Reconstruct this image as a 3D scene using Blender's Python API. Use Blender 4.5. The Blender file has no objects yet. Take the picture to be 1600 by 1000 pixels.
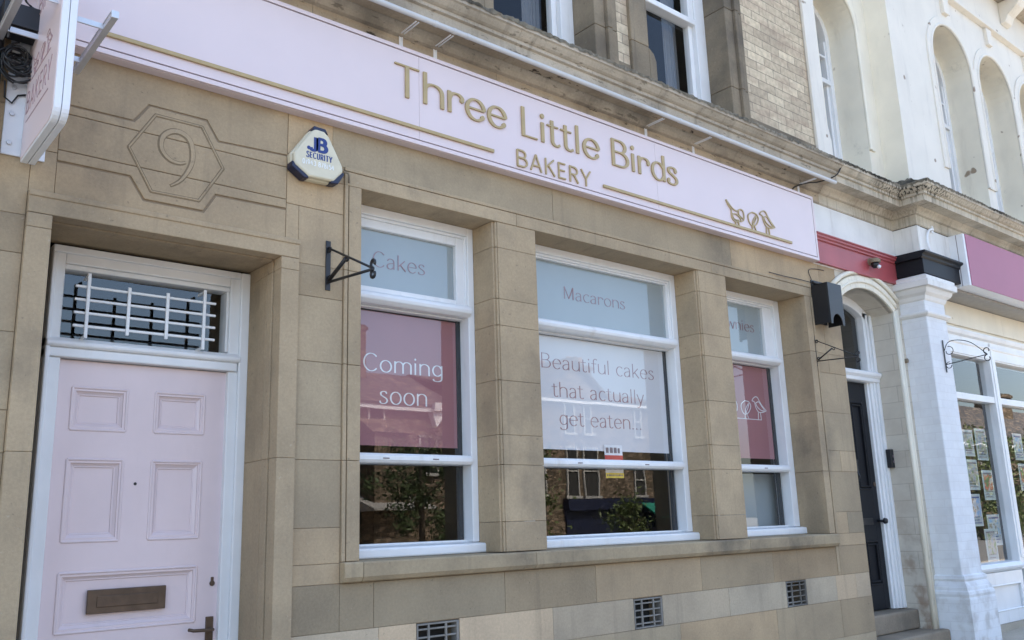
import bpy, math, random
from mathutils import Vector, Matrix
random.seed(7)
R = math.radians
sc = bpy.context.scene
COL = sc.collection

# ------------------------------------------------------------------ camera
CAM = Vector((0.0, -4.0, 1.55))
cd = bpy.data.cameras.new("camera")
cam = bpy.data.objects.new("camera", cd); COL.objects.link(cam)
cd.sensor_fit = 'HORIZONTAL'; cd.sensor_width = 36.0
cd.lens = 36.0 * 1397.0 / 1600.0
cd.clip_start = 0.05; cd.clip_end = 2000
yaw, pitch, roll = R(40.15), R(12.84), R(-1.86)
fw = Vector((math.sin(yaw)*math.cos(pitch), math.cos(yaw)*math.cos(pitch), math.sin(pitch)))
rt = Vector((math.cos(yaw), -math.sin(yaw), 0)); up = rt.cross(fw)
r2 = rt*math.cos(roll) + up*math.sin(roll); u2 = -rt*math.sin(roll) + up*math.cos(roll)
mw = Matrix((r2, u2, -fw)).transposed().to_4x4(); mw.translation = CAM
cam.matrix_world = mw
sc.camera = cam

# ------------------------------------------------------------------ light
SUN_EL, SUN_ROT = R(52), R(12)
w = bpy.data.worlds.new("World"); sc.world = w; w.use_nodes = True
nt = w.node_tree; nt.nodes.clear()
sky = nt.nodes.new("ShaderNodeTexSky"); sky.sky_type = 'NISHITA'; sky.sun_disc = False
sky.sun_elevation = SUN_EL; sky.sun_rotation = SUN_ROT; sky.air_density = 1.0; sky.dust_density = 3.0; sky.ozone_density = 1.0
bg = nt.nodes.new("ShaderNodeBackground"); bg.inputs[1].default_value = 0.15
wo = nt.nodes.new("ShaderNodeOutputWorld")
nt.links.new(sky.outputs[0], bg.inputs[0]); nt.links.new(bg.outputs[0], wo.inputs[0])
sd = bpy.data.lights.new("sun", 'SUN'); sd.energy = 3.6; sd.angle = R(0.5); sd.color = (1.0, 0.95, 0.87)
sun = bpy.data.objects.new("sun", sd); COL.objects.link(sun)
tosun = Vector((math.sin(SUN_ROT)*math.cos(SUN_EL), math.cos(SUN_ROT)*math.cos(SUN_EL), math.sin(SUN_EL)))
sun.rotation_euler = tosun.to_track_quat('Z', 'Y').to_euler()
sun.location = (0, 30, 60)
sc.view_settings.view_transform = 'Standard'; sc.view_settings.look = 'None'
sc.view_settings.exposure = 2.12; sc.view_settings.gamma = 1.0
sc.cycles.max_bounces = 8; sc.cycles.transparent_max_bounces = 12

# ------------------------------------------------------------------ materials
class NT:
    def __init__(s, name):
        s.m = bpy.data.materials.new(name); s.m.use_nodes = True
        s.t = s.m.node_tree; s.n = s.t.nodes; s.n.clear()
        s.out = s.n.new("ShaderNodeOutputMaterial")
        s.b = s.n.new("ShaderNodeBsdfPrincipled")
        s.t.links.new(s.b.outputs[0], s.out.inputs[0])
        s.pos = s.n.new("ShaderNodeNewGeometry").outputs['Position']
    def L(s, a, b): s.t.links.new(a, b)
    def noise(s, scale, detail=4, rough=.55, stretch=None, off=(0, 0, 0)):
        v = s.pos
        mp = s.n.new("ShaderNodeMapping"); mp.inputs['Location'].default_value = off
        if stretch: mp.inputs['Scale'].default_value = stretch
        s.L(v, mp.inputs[0]); v = mp.outputs[0]
        k = s.n.new("ShaderNodeTexNoise"); k.inputs['Scale'].default_value = scale
        k.inputs['Detail'].default_value = detail; k.inputs['Roughness'].default_value = rough
        s.L(v, k.inputs['Vector']); return k.outputs['Fac']
    def ramp(s, f, p0, p1, v0=0, v1=1):
        r = s.n.new("ShaderNodeMapRange"); r.inputs[1].default_value = p0; r.inputs[2].default_value = p1
        r.inputs[3].default_value = v0; r.inputs[4].default_value = v1; r.interpolation_type = 'SMOOTHSTEP'
        s.L(f, r.inputs[0]); return r.outputs[0]
    def mix(s, f, a, b, mode='MIX'):
        k = s.n.new("ShaderNodeMix"); k.data_type = 'RGBA'; k.blend_type = mode
        for i, x in ((0, f), (6, a), (7, b)):
            if isinstance(x, (int, float)): k.inputs[i].default_value = x
            elif isinstance(x, tuple): k.inputs[i].default_value = (*x[:3], 1)
            else: s.L(x, k.inputs[i])
        return k.outputs[2]
    def math(s, op, a, b=0.0):
        k = s.n.new("ShaderNodeMath"); k.operation = op
        for i, x in ((0, a), (1, b)):
            if isinstance(x, (int, float)): k.inputs[i].default_value = x
            else: s.L(x, k.inputs[i])
        return k.outputs[0]
    def attr(s, name='tint'):
        k = s.n.new("ShaderNodeAttribute"); k.attribute_name = name; return k.outputs['Color']
    def col(s, c):
        if isinstance(c, tuple): s.b.inputs['Base Color'].default_value = (*c[:3], 1)
        else: s.L(c, s.b.inputs['Base Color'])
    def bump(s, h, strength=.3, dist=.01, prev=None):
        k = s.n.new("ShaderNodeBump"); k.inputs['Strength'].default_value = strength; k.inputs['Distance'].default_value = dist
        s.L(h, k.inputs['Height'])
        if prev is not None: s.L(prev, k.inputs['Normal'])
        s.L(k.outputs[0], s.b.inputs['Normal']); return k.outputs[0]
    def set(s, **k):
        for a, v in k.items(): s.b.inputs[{'rough': 'Roughness', 'metal': 'Metallic', 'spec': 'Specular IOR Level', 'coat': 'Coat Weight'}[a]].default_value = v
        return s

def stone(name, c1, c2, grime=(.10, .088, .072), gamt=.5, lo=.52, hi=.72, streak=0.0, bump=.35, fleck=0.0):
    k = NT(name)
    base = k.mix(k.ramp(k.noise(2.3, 5), .35, .68), c1, c2)
    base = k.mix(k.math('MULTIPLY', k.ramp(k.noise(.9, 6, .6, off=(2, 5, 1)), .48, .66), .5), base, tuple(min(1, c*1.22) for c in c1))
    base = k.mix(1.0, base, k.attr(), 'MULTIPLY')
    fine = k.ramp(k.noise(70, 5, .8), .36, .66, .92, 1.06)
    base = k.mix(1.0, base, fine, 'MULTIPLY')
    g = k.math('MULTIPLY', k.ramp(k.noise(1.35, 8, .62, off=(3, 1, 7)), lo, hi), gamt)
    base = k.mix(g, base, grime)
    sp = k.math('MULTIPLY', k.ramp(k.noise(38, 2, .5, off=(9, 2, 4)), .68, .76), .35)
    base = k.mix(sp, base, (.09, .075, .06))
    lt = k.math('MULTIPLY', k.ramp(k.noise(60, 2, .5, off=(1, 8, 2)), .70, .75), .22)
    base = k.mix(lt, base, (.55, .5, .42))
    if fleck:
        fk = k.ramp(k.noise(1.0, 4, .65, stretch=(9, 16, 34), off=(2, 2, 2)), .60, .67); base = k.mix(k.math('MULTIPLY', fk, fleck), base, (.035, .028, .02))
    if streak:
        st = k.ramp(k.noise(1.0, 5, .6, stretch=(13, 3, .7)), .55, .74)
        base = k.mix(k.math('MULTIPLY', st, streak), base, grime)
    k.col(base); k.set(rough=.9, spec=.25)
    n = k.bump(k.noise(150, 3, .7), bump*.5, .003)
    k.bump(k.noise(14, 4, .6), bump*.8, .006, n)
    return k.m

def paint(name, c, rough=.4, var=.05, dirt=.0, dirtc=(.3, .26, .2), bump=.06, bscale=40, coat=0., streak=True, spec=.5, dlo=.55, dhi=.8, spots=0.):
    k = NT(name)
    v = k.ramp(k.noise(3.0, 4), .3, .7, 1-var, 1+var)
    base = k.mix(1.0, c, v, 'MULTIPLY')
    if dirt:
        d = k.ramp(k.noise(2.2 if not streak else 1.2, 8, .68, stretch=(6, 6, 1.0) if streak else None, off=(4, 4, 1)), dlo, dhi)
        base = k.mix(k.math('MULTIPLY', d, dirt), base, dirtc)
    if spots:
        sp = k.math('MULTIPLY', k.ramp(k.noise(9, 1, .3, off=(6, 1, 3)), .74, .79), spots); base = k.mix(sp, base, (.20, .12, .06))
        cr = k.math('MULTIPLY', k.ramp(k.noise(1.6, 9, .75, off=(1, 7, 5)), .60, .70), spots*.5); base = k.mix(cr, base, (.42, .38, .30))
    k.col(base); k.set(rough=rough, coat=coat, spec=spec)
    if bump: k.bump(k.noise(bscale, 3, .6), bump, .004)
    return k.m

def flat(name, c, rough=.5, metal=0.0, var=.06, scale=12):
    k = NT(name)
    k.col(k.mix(1.0, c, k.ramp(k.noise(scale, 4), .3, .7, 1-var, 1+var), 'MULTIPLY')); k.set(rough=rough, metal=metal)
    return k.m

def brickmat(name, c1, c2, mortar, scale, offset=(0, 0, 0), bw=.225, bh=.075, bump=.5, stain=.35, paintover=False):
    k = NT(name)
    sx = k.n.new("ShaderNodeSeparateXYZ"); k.L(k.pos, sx.inputs[0])
    cx = k.n.new("ShaderNodeCombineXYZ")
    k.L(k.math('ADD', sx.outputs[0], sx.outputs[1]), cx.inputs[0]); k.L(sx.outputs[2], cx.inputs[1])
    mp = k.n.new("ShaderNodeMapping"); mp.inputs['Location'].default_value = offset; k.L(cx.outputs[0], mp.inputs[0])
    wob = k.n.new("ShaderNodeTexNoise"); wob.inputs['Scale'].default_value = 3.5; k.L(mp.outputs[0], wob.inputs['Vector'])
    vm = k.n.new("ShaderNodeVectorMath"); vm.operation = 'MULTIPLY_ADD'
    k.L(wob.outputs['Color'], vm.inputs[0]); vm.inputs[1].default_value = (.012, .012, 0); k.L(mp.outputs[0], vm.inputs[2])
    b = k.n.new("ShaderNodeTexBrick"); b.inputs['Scale'].default_value = scale
    b.inputs['Brick Width'].default_value = bw; b.inputs['Row Height'].default_value = bh
    b.inputs['Mortar Size'].default_value = .0035; b.inputs['Mortar Smooth'].default_value = .2
    b.inputs['Bias'].default_value = 0.0
    b.inputs['Color1'].default_value = (*c1, 1); b.inputs['Color2'].default_value = (*c2, 1); b.inputs['Mortar'].default_value = (*mortar, 1)
    k.L(vm.outputs[0], b.inputs['Vector'])
    base = b.outputs['Color']
    if not paintover:
        pink = k.math('MULTIPLY', k.ramp(k.noise(2.7, 2, .5, stretch=(1, 1, 3), off=(5, 3, 2)), .5, .62), .45)
        base = k.mix(pink, base, (.42, .31, .22))
    base = k.mix(1.0, base, k.ramp(k.noise(22, 4), .3, .7, *((.975, 1.01) if paintover else (.84, 1.12))), 'MULTIPLY')
    base = k.mix(k.math('MULTIPLY', k.ramp(k.noise(1.5, 7, .65), .52, .75), stain), base, (.13, .115, .095))
    k.col(base); k.set(rough=.88, spec=.25)
    n = k.bump(k.noise(60, 3, .6), .06 if paintover else .2, .004)
    inv = k.math('SUBTRACT', 1.0, b.outputs['Fac'])
    k.bump(inv, bump, .006, n)
    return k.m

def glassmat(name, tint=(.93, .95, .95), f0=.05, boost=1.0):
    k = NT(name); k.n.remove(k.b)
    g = k.n.new("ShaderNodeNewGeometry")
    d = k.n.new("ShaderNodeVectorMath"); d.operation = 'DOT_PRODUCT'; k.L(g.outputs['Normal'], d.inputs[0]); k.L(g.outputs['Incoming'], d.inputs[1])
    a = k.math('ABSOLUTE', d.outputs['Value']); p = k.math('POWER', k.math('SUBTRACT', 1.0, a), 4.5)
    f = k.math('MINIMUM', k.math('ADD', k.math('MULTIPLY', p, (1-f0)*boost), f0), 1.0)
    tr = k.n.new("ShaderNodeBsdfTransparent"); tr.inputs[0].default_value = (*tint, 1)
    gl = k.n.new("ShaderNodeBsdfGlossy"); gl.inputs['Roughness'].default_value = 0.0
    # old panes are never perfectly flat
    nz = k.noise(1.7, 2, .4); bp = k.n.new("ShaderNodeBump"); bp.inputs['Strength'].default_value = .028; bp.inputs['Distance'].default_value = .02
    k.L(nz, bp.inputs['Height']); k.L(bp.outputs[0], gl.inputs['Normal'])
    mx = k.n.new("ShaderNodeMixShader"); k.L(f, mx.inputs[0]); k.L(tr.outputs[0], mx.inputs[1]); k.L(gl.outputs[0], mx.inputs[2])
    k.L(mx.outputs[0], k.out.inputs[0]); return k.m

M = {}
M['ashlar'] = stone('ashlar_sandstone', (.43, .325, .203), (.35, .266, .17), gamt=.46, lo=.52, hi=.74, streak=.2)
M['trim'] = stone('dressed_sandstone', (.43, .327, .207), (.355, .272, .175), gamt=.46, lo=.52, hi=.74, streak=.28)
M['cornice'] = stone('cornice_stone', (.46, .40, .315), (.34, .295, .23), grime=(.07, .062, .052), gamt=.6, lo=.50, hi=.70, streak=.4, fleck=.5)
M['soffit'] = stone('soffit_stone', (.48, .39, .28), (.37, .295, .21), grime=(.06, .048, .036), gamt=.5, lo=.55, hi=.72, streak=.15, fleck=.9)
def drip_cornice():
    m = stone('pale_streaked_cornice', (.60, .54, .43), (.44, .38, .29), grime=(.05, .045, .035), gamt=.5, lo=.52, hi=.70, streak=.45)
    nt_ = m.node_tree; b = [n for n in nt_.nodes if n.type == 'BSDF_PRINCIPLED'][0]; src = b.inputs['Base Color'].links[0].from_socket
    ge = nt_.nodes.new("ShaderNodeNewGeometry"); sp = nt_.nodes.new("ShaderNodeSeparateXYZ"); nt_.links.new(ge.outputs['Position'], sp.inputs[0])
    mp = nt_.nodes.new("ShaderNodeMapping"); mp.inputs['Scale'].default_value = (42, 42, .9); nt_.links.new(ge.outputs['Position'], mp.inputs[0])
    no = nt_.nodes.new("ShaderNodeTexNoise"); no.inputs['Scale'].default_value = 1.0; no.inputs['Detail'].default_value = 5; nt_.links.new(mp.outputs[0], no.inputs['Vector'])
    def rng(sock, a, b_, c, d):
        r = nt_.nodes.new("ShaderNodeMapRange"); r.interpolation_type = 'SMOOTHSTEP'
        for i, v in enumerate((a, b_, c, d)): r.inputs[i+1].default_value = v
        nt_.links.new(sock, r.inputs[0]); return r.outputs[0]
    def mul(a, b_):
        q = nt_.nodes.new("ShaderNodeMath"); q.operation = 'MULTIPLY'; nt_.links.new(a, q.inputs[0]); nt_.links.new(b_, q.inputs[1]); return q.outputs[0]
    f = mul(mul(rng(no.outputs['Fac'], .50, .57, 0, 1), rng(sp.outputs[0], 7.25, 8.0, 0, 1)), mul(rng(sp.outputs[0], 8.15, 8.75, 1, .25), rng(sp.outputs[2], 4.40, 4.50, .25, .95)))
    mx = nt_.nodes.new("ShaderNodeMix"); mx.data_type = 'RGBA'; nt_.links.new(f, mx.inputs[0]); nt_.links.new(src, mx.inputs[6]); mx.inputs[7].default_value = (.03, .028, .022, 1)
    nt_.links.new(mx.outputs[2], b.inputs['Base Color']); return m
M['cornicepale'] = drip_cornice()
M['sill'] = stone('sooty_sill_stone', (.40, .31, .195), (.32, .25, .16), grime=(.10, .085, .068), gamt=.75, lo=.42, hi=.66, streak=.3)
M['ledge'] = stone('lichened_stone', (.15, .135, .105), (.27, .24, .185), grime=(.02, .018, .015), gamt=.85, lo=.48, hi=.62, bump=.9)
M['weathered'] = stone('weathered_jamb_stone', (.27, .215, .145), (.185, .155, .115), grime=(.07, .06, .05), gamt=.6, lo=.45, hi=.7, streak=.5)
M['brick'] = brickmat('buff_brick', (.68, .565, .395), (.46, .37, .26), (.25, .21, .16), 1.0, bw=.245, bh=.083, stain=.3)
M['mortar'] = flat('mortar', (.27, .205, .135), .95)
M['pink'] = paint('pale_pink_panel', (.735, .615, .61), .38, .015, bump=0)
M['pinkdoor'] = paint('pale_pink_door_paint', (.735, .61, .61), .27, .03, dirt=.14, dirtc=(.45, .38, .36), bump=.10, bscale=30)
M['white'] = paint('white_gloss_paint', (.80, .80, .79), .35, .04, dirt=.42, dirtc=(.44, .39, .32), bump=.15, bscale=26, dlo=.53)
M['oldwhite'] = paint('weathered_white_paint', (.74, .72, .68), .5, .06, dirt=.5, dirtc=(.36, .30, .23), bump=.25, bscale=22, dlo=.5, dhi=.78)
M['plastic'] = paint('white_aluminium', (.78, .79, .81), .3, .02, bump=0)
M['tubewhite'] = paint('weathered_white_plastic', (.60, .60, .60), .4, .05, dirt=.5, dirtc=(.3, .28, .25), bump=0, streak=False)
M['farwhite'] = flat('grubby_white_joinery', (.42, .40, .36), .6)
M['silver'] = flat('brushed_aluminium', (.62, .62, .63), .4, .55)
M['gold'] = flat('gold_lettering', (.44, .325, .155), .45, .05)
M['brown'] = paint('rose_brown_vinyl', (.34, .19, .195), .5, .02, bump=0)
M['faint'] = flat('faded_rose_print', (.40, .27, .28), .5)
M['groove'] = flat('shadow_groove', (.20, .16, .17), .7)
M['brass'] = flat('aged_bronze', (.115, .078, .052), .45, .5, .2)
M['black'] = flat('black_iron_paint', (.014, .014, .016), .42)
M['blackdoor'] = paint('black_door_paint', (.012, .013, .016), .5, .1, bump=.15, spec=.2)
M['rubber'] = flat('black_cable', (.012, .012, .013), .5)
M['glass'] = glassmat('window_glass', f0=.085, boost=1.25)
M['glassup'] = glassmat('upstairs_glass', f0=.04, boost=.9)
M['film'] = paint('frosted_film', (.37, .405, .41), .5, .02, bump=0)
M['redposter'] = paint('dusky_red_poster', (.37, .15, .16), .55, .03, bump=0)
M['whiteposter'] = paint('white_paper_poster', (.70, .665, .665), .6, .02, bump=0)
M['paperink'] = flat('white_ink', (.82, .80, .80), .6)
M['dark'] = flat('dark_interior', (.035, .033, .03), .9)
M['darkfloor'] = flat('dark_floor', (.06, .05, .04), .8)
M['cream'] = paint('cream_render', (.80, .735, .595), .7, .04, dirt=.45, dirtc=(.46, .40, .31), bump=.22, bscale=60, dlo=.52, dhi=.82, spots=.8)
M['lilac'] = paint('white_render', (.74, .69, .60), .7, .03, dirt=.42, dirtc=(.44, .41, .36), bump=.22, bscale=60, dlo=.52, dhi=.82, spots=.8)
M['redpaint'] = paint('dark_red_paint', (.38, .075, .08), .42, .08, dirt=.12, dirtc=(.3, .1, .1), bump=.12)
M['paintbrick'] = brickmat('white_painted_brick', (.78, .79, .79), (.74, .745, .75), (.72, .72, .72), 1.0, bump=.35, stain=.07, paintover=True)
def splash(m, z0, z1, amt, c):
    nt_ = m.node_tree; b = [n for n in nt_.nodes if n.type == 'BSDF_PRINCIPLED'][0]; src = b.inputs['Base Color'].links[0].from_socket
    ge = nt_.nodes.new("ShaderNodeNewGeometry"); sp = nt_.nodes.new("ShaderNodeSeparateXYZ"); nt_.links.new(ge.outputs['Position'], sp.inputs[0])
    no = nt_.nodes.new("ShaderNodeTexNoise"); no.inputs['Scale'].default_value = 7; no.inputs['Detail'].default_value = 7; nt_.links.new(ge.outputs['Position'], no.inputs['Vector'])
    fs_ = []
    for sock, a, b_, c0_, d0_ in ((no.outputs['Fac'], .42, .66, 0, amt), (sp.outputs[2], z0, z1, 1, .12)):
        r = nt_.nodes.new("ShaderNodeMapRange"); r.interpolation_type = 'SMOOTHSTEP'
        for i, v in enumerate((a, b_, c0_, d0_)): r.inputs[i+1].default_value = v
        nt_.links.new(sock, r.inputs[0]); fs_.append(r.outputs[0])
    q = nt_.nodes.new("ShaderNodeMath"); q.operation = 'MULTIPLY'; nt_.links.new(fs_[0], q.inputs[0]); nt_.links.new(fs_[1], q.inputs[1])
    mx = nt_.nodes.new("ShaderNodeMix"); mx.data_type = 'RGBA'; nt_.links.new(q.outputs[0], mx.inputs[0]); nt_.links.new(src, mx.inputs[6]); mx.inputs[7].default_value = (*c, 1)
    nt_.links.new(mx.outputs[2], b.inputs['Base Color'])
splash(M['paintbrick'], .35, 1.5, .6, (.40, .36, .31))
M['peelbrick'] = brickmat('peeling_cream_brick', (.62, .56, .46), (.57, .51, .415), (.47, .41, .33), 1.0, bw=.34, bh=.15, bump=.3, stain=.5, paintover=True)
splash(M['peelbrick'], .6, 1.9, .9, (.30, .21, .145))
M['mauve'] = paint('mauve_sign_panel', (.37, .115, .18), .5, .02, bump=0)
M['soffitgrey'] = flat('grey_soffit', (.33, .31, .28), .7)
M['curtain'] = flat('grey_curtain', (.16, .16, .165), .9)
M['ventgrey'] = stone('dirty_grey_vent', (.27, .25, .22), (.18, .165, .145), gamt=.7, lo=.4, hi=.6)
M['step'] = stone('worn_step_stone', (.30, .245, .18), (.22, .18, .13), gamt=.5)
M['alarm'] = flat('ivory_plastic', (.66, .60, .44), .4, 0, .05)
M['navy'] = flat('navy_plastic', (.010, .014, .045), .35)
M['navyink'] = flat('navy_print', (.015, .045, .2), .5)
M['blueink'] = flat('blue_print', (.016, .04, .19), .5)
M['paleink'] = flat('faded_white_print', (.80, .80, .76), .5)
M['yellow'] = flat('yellow_print', (.75, .55, .04), .5)
M['red'] = flat('red_print', (.55, .03, .03), .5)
M['asphalt'] = flat('asphalt', (.17, .16, .145), .9, 0, .25, 30)
M['paving'] = stone('paving_stone', (.45, .40, .32), (.38, .335, .265), gamt=.25)
M['slate'] = brickmat('slate_roof', (.10, .095, .095), (.07, .068, .07), (.03, .03, .03), 1.0, bw=.3, bh=.22)
M['townstone'] = brickmat('coursed_town_stone', (.15, .11, .072), (.075, .058, .038), (.05, .04, .03), 1.0, bw=.5, bh=.22)
M['clay'] = flat('terracotta_pot', (.42, .22, .12), .8)
M['navyshop'] = flat('navy_shopfront', (.012, .016, .04), .4)
M['green'] = flat('green_awning', (.01, .20, .13), .7)
M['leaf'] = flat('leaf_green', (.11, .14, .035), .6, 0, .45, 3)
M['leafdark'] = flat('leaf_dark', (.055, .08, .022), .6, 0, .4, 3)
M['bark'] = flat('bark', (.10, .075, .05), .9)
M['acrylic'] = paint('clear_edge_acrylic', (.55, .60, .58), .2, .03, bump=0)
M['photo_a'] = NT('printed_photo_a').m
def photomat(name, cols, scale):
    k = NT(name)
    f = k.noise(scale, 3, .6, off=(len(name), scale, 2))
    c = k.mix(k.ramp(f, .42, .5), cols[0], cols[1]); c = k.mix(k.ramp(f, .54, .6), c, cols[2])
    k.col(c); k.set(rough=.4); return k.m
M['photo_a'] = photomat('printed_house_photo', ((.30, .33, .38), (.42, .36, .30), (.16, .24, .08)), 14)
M['photo_b'] = photomat('printed_garden_photo', ((.12, .2, .05), (.55, .10, .04), (.55, .5, .4)), 11)
M['photo_c'] = photomat('printed_sky_photo', ((.25, .4, .6), (.5, .5, .5), (.25, .2, .15)), 16)

# ------------------------------------------------------------------ mesh helpers
class MB:
    def __init__(s): s.v = []; s.f = []; s.t = []
    def poly(s, pts, t=1.0):
        i = len(s.v); s.v += [tuple(p) for p in pts]; s.f.append(list(range(i, i+len(pts)))); s.t.append(t)
    def box(s, x0, x1, y0, y1, z0, z1, t=1.0):
        if x0 > x1: x0, x1 = x1, x0
        if y0 > y1: y0, y1 = y1, y0
        if z0 > z1: z0, z1 = z1, z0
        i = len(s.v)
        s.v += [(x0, y0, z0), (x1, y0, z0), (x1, y1, z0), (x0, y1, z0), (x0, y0, z1), (x1, y0, z1), (x1, y1, z1), (x0, y1, z1)]
        for q in ((3, 2, 1, 0), (4, 5, 6, 7), (0, 1, 5, 4), (1, 2, 6, 5), (2, 3, 7, 6), (3, 0, 4, 7)):
            s.f.append([i+k for k in q]); s.t.append(t)
        return s
    def prism(s, poly, o, u, v, n, d0, d1, t=1.0):   # poly in (u,v), extruded along n from d0 to d1
        o, u, v, n = map(Vector, (o, u, v, n))
        a = [o+u*p[0]+v*p[1]+n*d0 for p in poly]; b = [o+u*p[0]+v*p[1]+n*d1 for p in poly]
        i = len(s.v); k = len(poly); s.v += [tuple(p) for p in a+b]
        s.f.append(list(range(i, i+k))[::-1]); s.t.append(t)
        s.f.append(list(range(i+k, i+2*k))); s.t.append(t)
        for j in range(k):
            q = (j+1) % k; s.f.append([i+j, i+q, i+k+q, i+k+j]); s.t.append(t)
        return s
    def px(s, prof, x0, x1, t=1.0):  # profile (y,z) along x
        return s.prism(prof, (0, 0, 0), (0, 1, 0), (0, 0, 1), (1, 0, 0), x0, x1, t)
    def py(s, poly, y0, y1, t=1.0):  # polygon (x,z) along y
        return s.prism(poly, (0, 0, 0), (1, 0, 0), (0, 0, 1), (0, 1, 0), y0, y1, t)
    def pz(s, poly, z0, z1, t=1.0):
        return s.prism(poly, (0, 0, 0), (1, 0, 0), (0, 1, 0), (0, 0, 1), z0, z1, t)
    def tube(s, pts, r, n=8, t=1.0, caps=True):
        pts = [Vector(p) for p in pts]; rs = r if isinstance(r, (list, tuple)) else [r]*len(pts)
        i0 = len(s.v); ref = None
        for k, p in enumerate(pts):
            d = (pts[min(k+1, len(pts)-1)]-pts[max(k-1, 0)]).normalized()
            if ref is None: ref = Vector((0, 0, 1)) if abs(d.z) < .9 else Vector((1, 0, 0))
            a = d.cross(ref).normalized(); b = a.cross(d).normalized(); ref = b
            for j in range(n):
                th = 2*math.pi*j/n; s.v.append(tuple(p+(a*math.cos(th)+b*math.sin(th))*rs[k]))
        for k in range(len(pts)-1):
            for j in range(n):
                q = (j+1) % n; s.f.append([i0+k*n+j, i0+k*n+q, i0+(k+1)*n+q, i0+(k+1)*n+j]); s.t.append(t)
        if caps:
            s.f.append([i0+j for j in range(n)][::-1]); s.t.append(t)
            s.f.append([i0+(len(pts)-1)*n+j for j in range(n)]); s.t.append(t)
        return s
    def sweep(s, prof, fn, t=1.0):   # prof list of (a,z); fn(a)-> list of plan points
        rows = [[(x, y, z) for x, y in fn(a)] for a, z in prof]
        for k in range(len(rows)-1):
            for j in range(len(rows[0])-1):
                s.poly([rows[k][j], rows[k][j+1], rows[k+1][j+1], rows[k+1][j]], t)
        return s
    def stroke(s, pts, widths, o, u, v, n, d0, d1, t=1.0):  # ribbon in plane (u,v) extruded
        o, u, v, n = map(Vector, (o, u, v, n)); Lp = []; Rp = []
        for k, p in enumerate(pts):
            a = pts[max(k-1, 0)]; b = pts[min(k+1, len(pts)-1)]
            dx, dy = b[0]-a[0], b[1]-a[1]; q = math.hypot(dx, dy) or 1
            nx, ny = -dy/q, dx/q; h = widths[k]/2
            Lp.append((p[0]+nx*h, p[1]+ny*h)); Rp.append((p[0]-nx*h, p[1]-ny*h))
        i = len(s.v); k = len(pts)
        for d in (d0, d1):
            for q in Lp+Rp: s.v.append(tuple(o+u*q[0]+v*q[1]+n*d))
        for j in range(k-1):
            s.f.append([i+2*k+j, i+2*k+j+1, i+3*k+j+1, i+3*k+j]); s.f.append([i+j, i+k+j, i+k+j+1, i+j+1])
            s.f.append([i+j, i+j+1, i+2*k+j+1, i+2*k+j]); s.f.append([i+k+j, i+3*k+j, i+3*k+j+1, i+k+j+1]); s.t += [t]*4
        s.f.append([i, i+2*k, i+3*k, i+k]); s.f.append([i+k-1, i+2*k-1, i+4*k-1, i+3*k-1]); s.t += [t]*2
        return s
    def build(s, name, mat, parent=None, bevel=0, seg=2, smooth=False, recalc=True):
        org = Vector(parent['_o']) if parent is not None and '_o' in parent else Vector((0, 0, 0))
        me = bpy.data.meshes.new(name)
        me.from_pydata([tuple(Vector(p)-org) for p in s.v], [], s.f); me.update()
        at = me.attributes.new('tint', 'FLOAT_COLOR', 'FACE')
        for i, t in enumerate(s.t):
            at.data[i].color = (t, t, t, 1) if isinstance(t, (int, float)) else (*t, 1)
        if recalc:
            import bmesh
            bm = bmesh.new(); bm.from_mesh(me); bmesh.ops.recalc_face_normals(bm, faces=bm.faces); bm.to_mesh(me); bm.free()
        o = bpy.data.objects.new(name, me); COL.objects.link(o)
        me.materials.append(mat)
        if smooth:
            for p in me.polygons: p.use_smooth = True
        if bevel:
            b = o.modifiers.new("bevel", 'BEVEL'); b.width = bevel; b.segments = seg; b.limit_method = 'ANGLE'; b.angle_limit = R(40)
        if parent is not None:
            o.parent = parent; o['_o'] = tuple(org)
        return o

def thing(name, label, cat, loc, group=None):
    o = bpy.data.objects.new(name, None); COL.objects.link(o); o.location = loc
    o.empty_display_size = .1
    o['label'] = label; o['category'] = cat; o['_o'] = tuple(loc)
    if group: o['group'] = group
    return o
def tag(o, label, cat, group=None):
    o['label'] = label; o['category'] = cat
    if group: o['group'] = group
    return o
def struct(o): o['kind'] = 'structure'; return o
def rnd(a=.06): return 1+random.uniform(-a, a)

def subtract(rects, hole):
    out = []
    hx0, hx1, hz0, hz1 = hole
    for x0, x1, z0, z1 in rects:
        if hx1 <= x0 or hx0 >= x1 or hz1 <= z0 or hz0 >= z1: out.append((x0, x1, z0, z1)); continue
        if x0 < hx0: out.append((x0, hx0, z0, z1))
        if hx1 < x1: out.append((hx1, x1, z0, z1))
        a, b = max(x0, hx0), min(x1, hx1)
        if z0 < hz0: out.append((a, b, z0, hz0))
        if hz1 < z1: out.append((a, b, hz1, z1))
    return out

# ------------------------------------------------------------------ stroke lettering
def arc(cx, cy, rx, ry, a0, a1, n=14):
    return [(cx+rx*math.cos(R(a0+(a1-a0)*i/n)), cy+ry*math.sin(R(a0+(a1-a0)*i/n))) for i in range(n+1)]
def spl(pts, n=5):
    out = []; P = [pts[0]]+list(pts)+[pts[-1]]
    for i in range(1, len(P)-2):
        for k in range(n):
            t = k/n; q = []
            for c in (0, 1):
                a, b, d, e = P[i-1][c], P[i][c], P[i+1][c], P[i+2][c]
                q.append(.5*((2*b)+(-a+d)*t+(2*a-5*b+4*d-e)*t*t+(-a+3*b-3*d+e)*t**3))
            out.append(tuple(q))
    out.append(tuple(pts[-1])); return out
X = .68
S_l = spl([(.36, .55), (.30, .64), (.19, .66), (.08, .59), (.09, .46), (.21, .37), (.33, .28), (.38, .16), (.31, .04), (.18, 0), (.06, .04), (.03, .14)])
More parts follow.
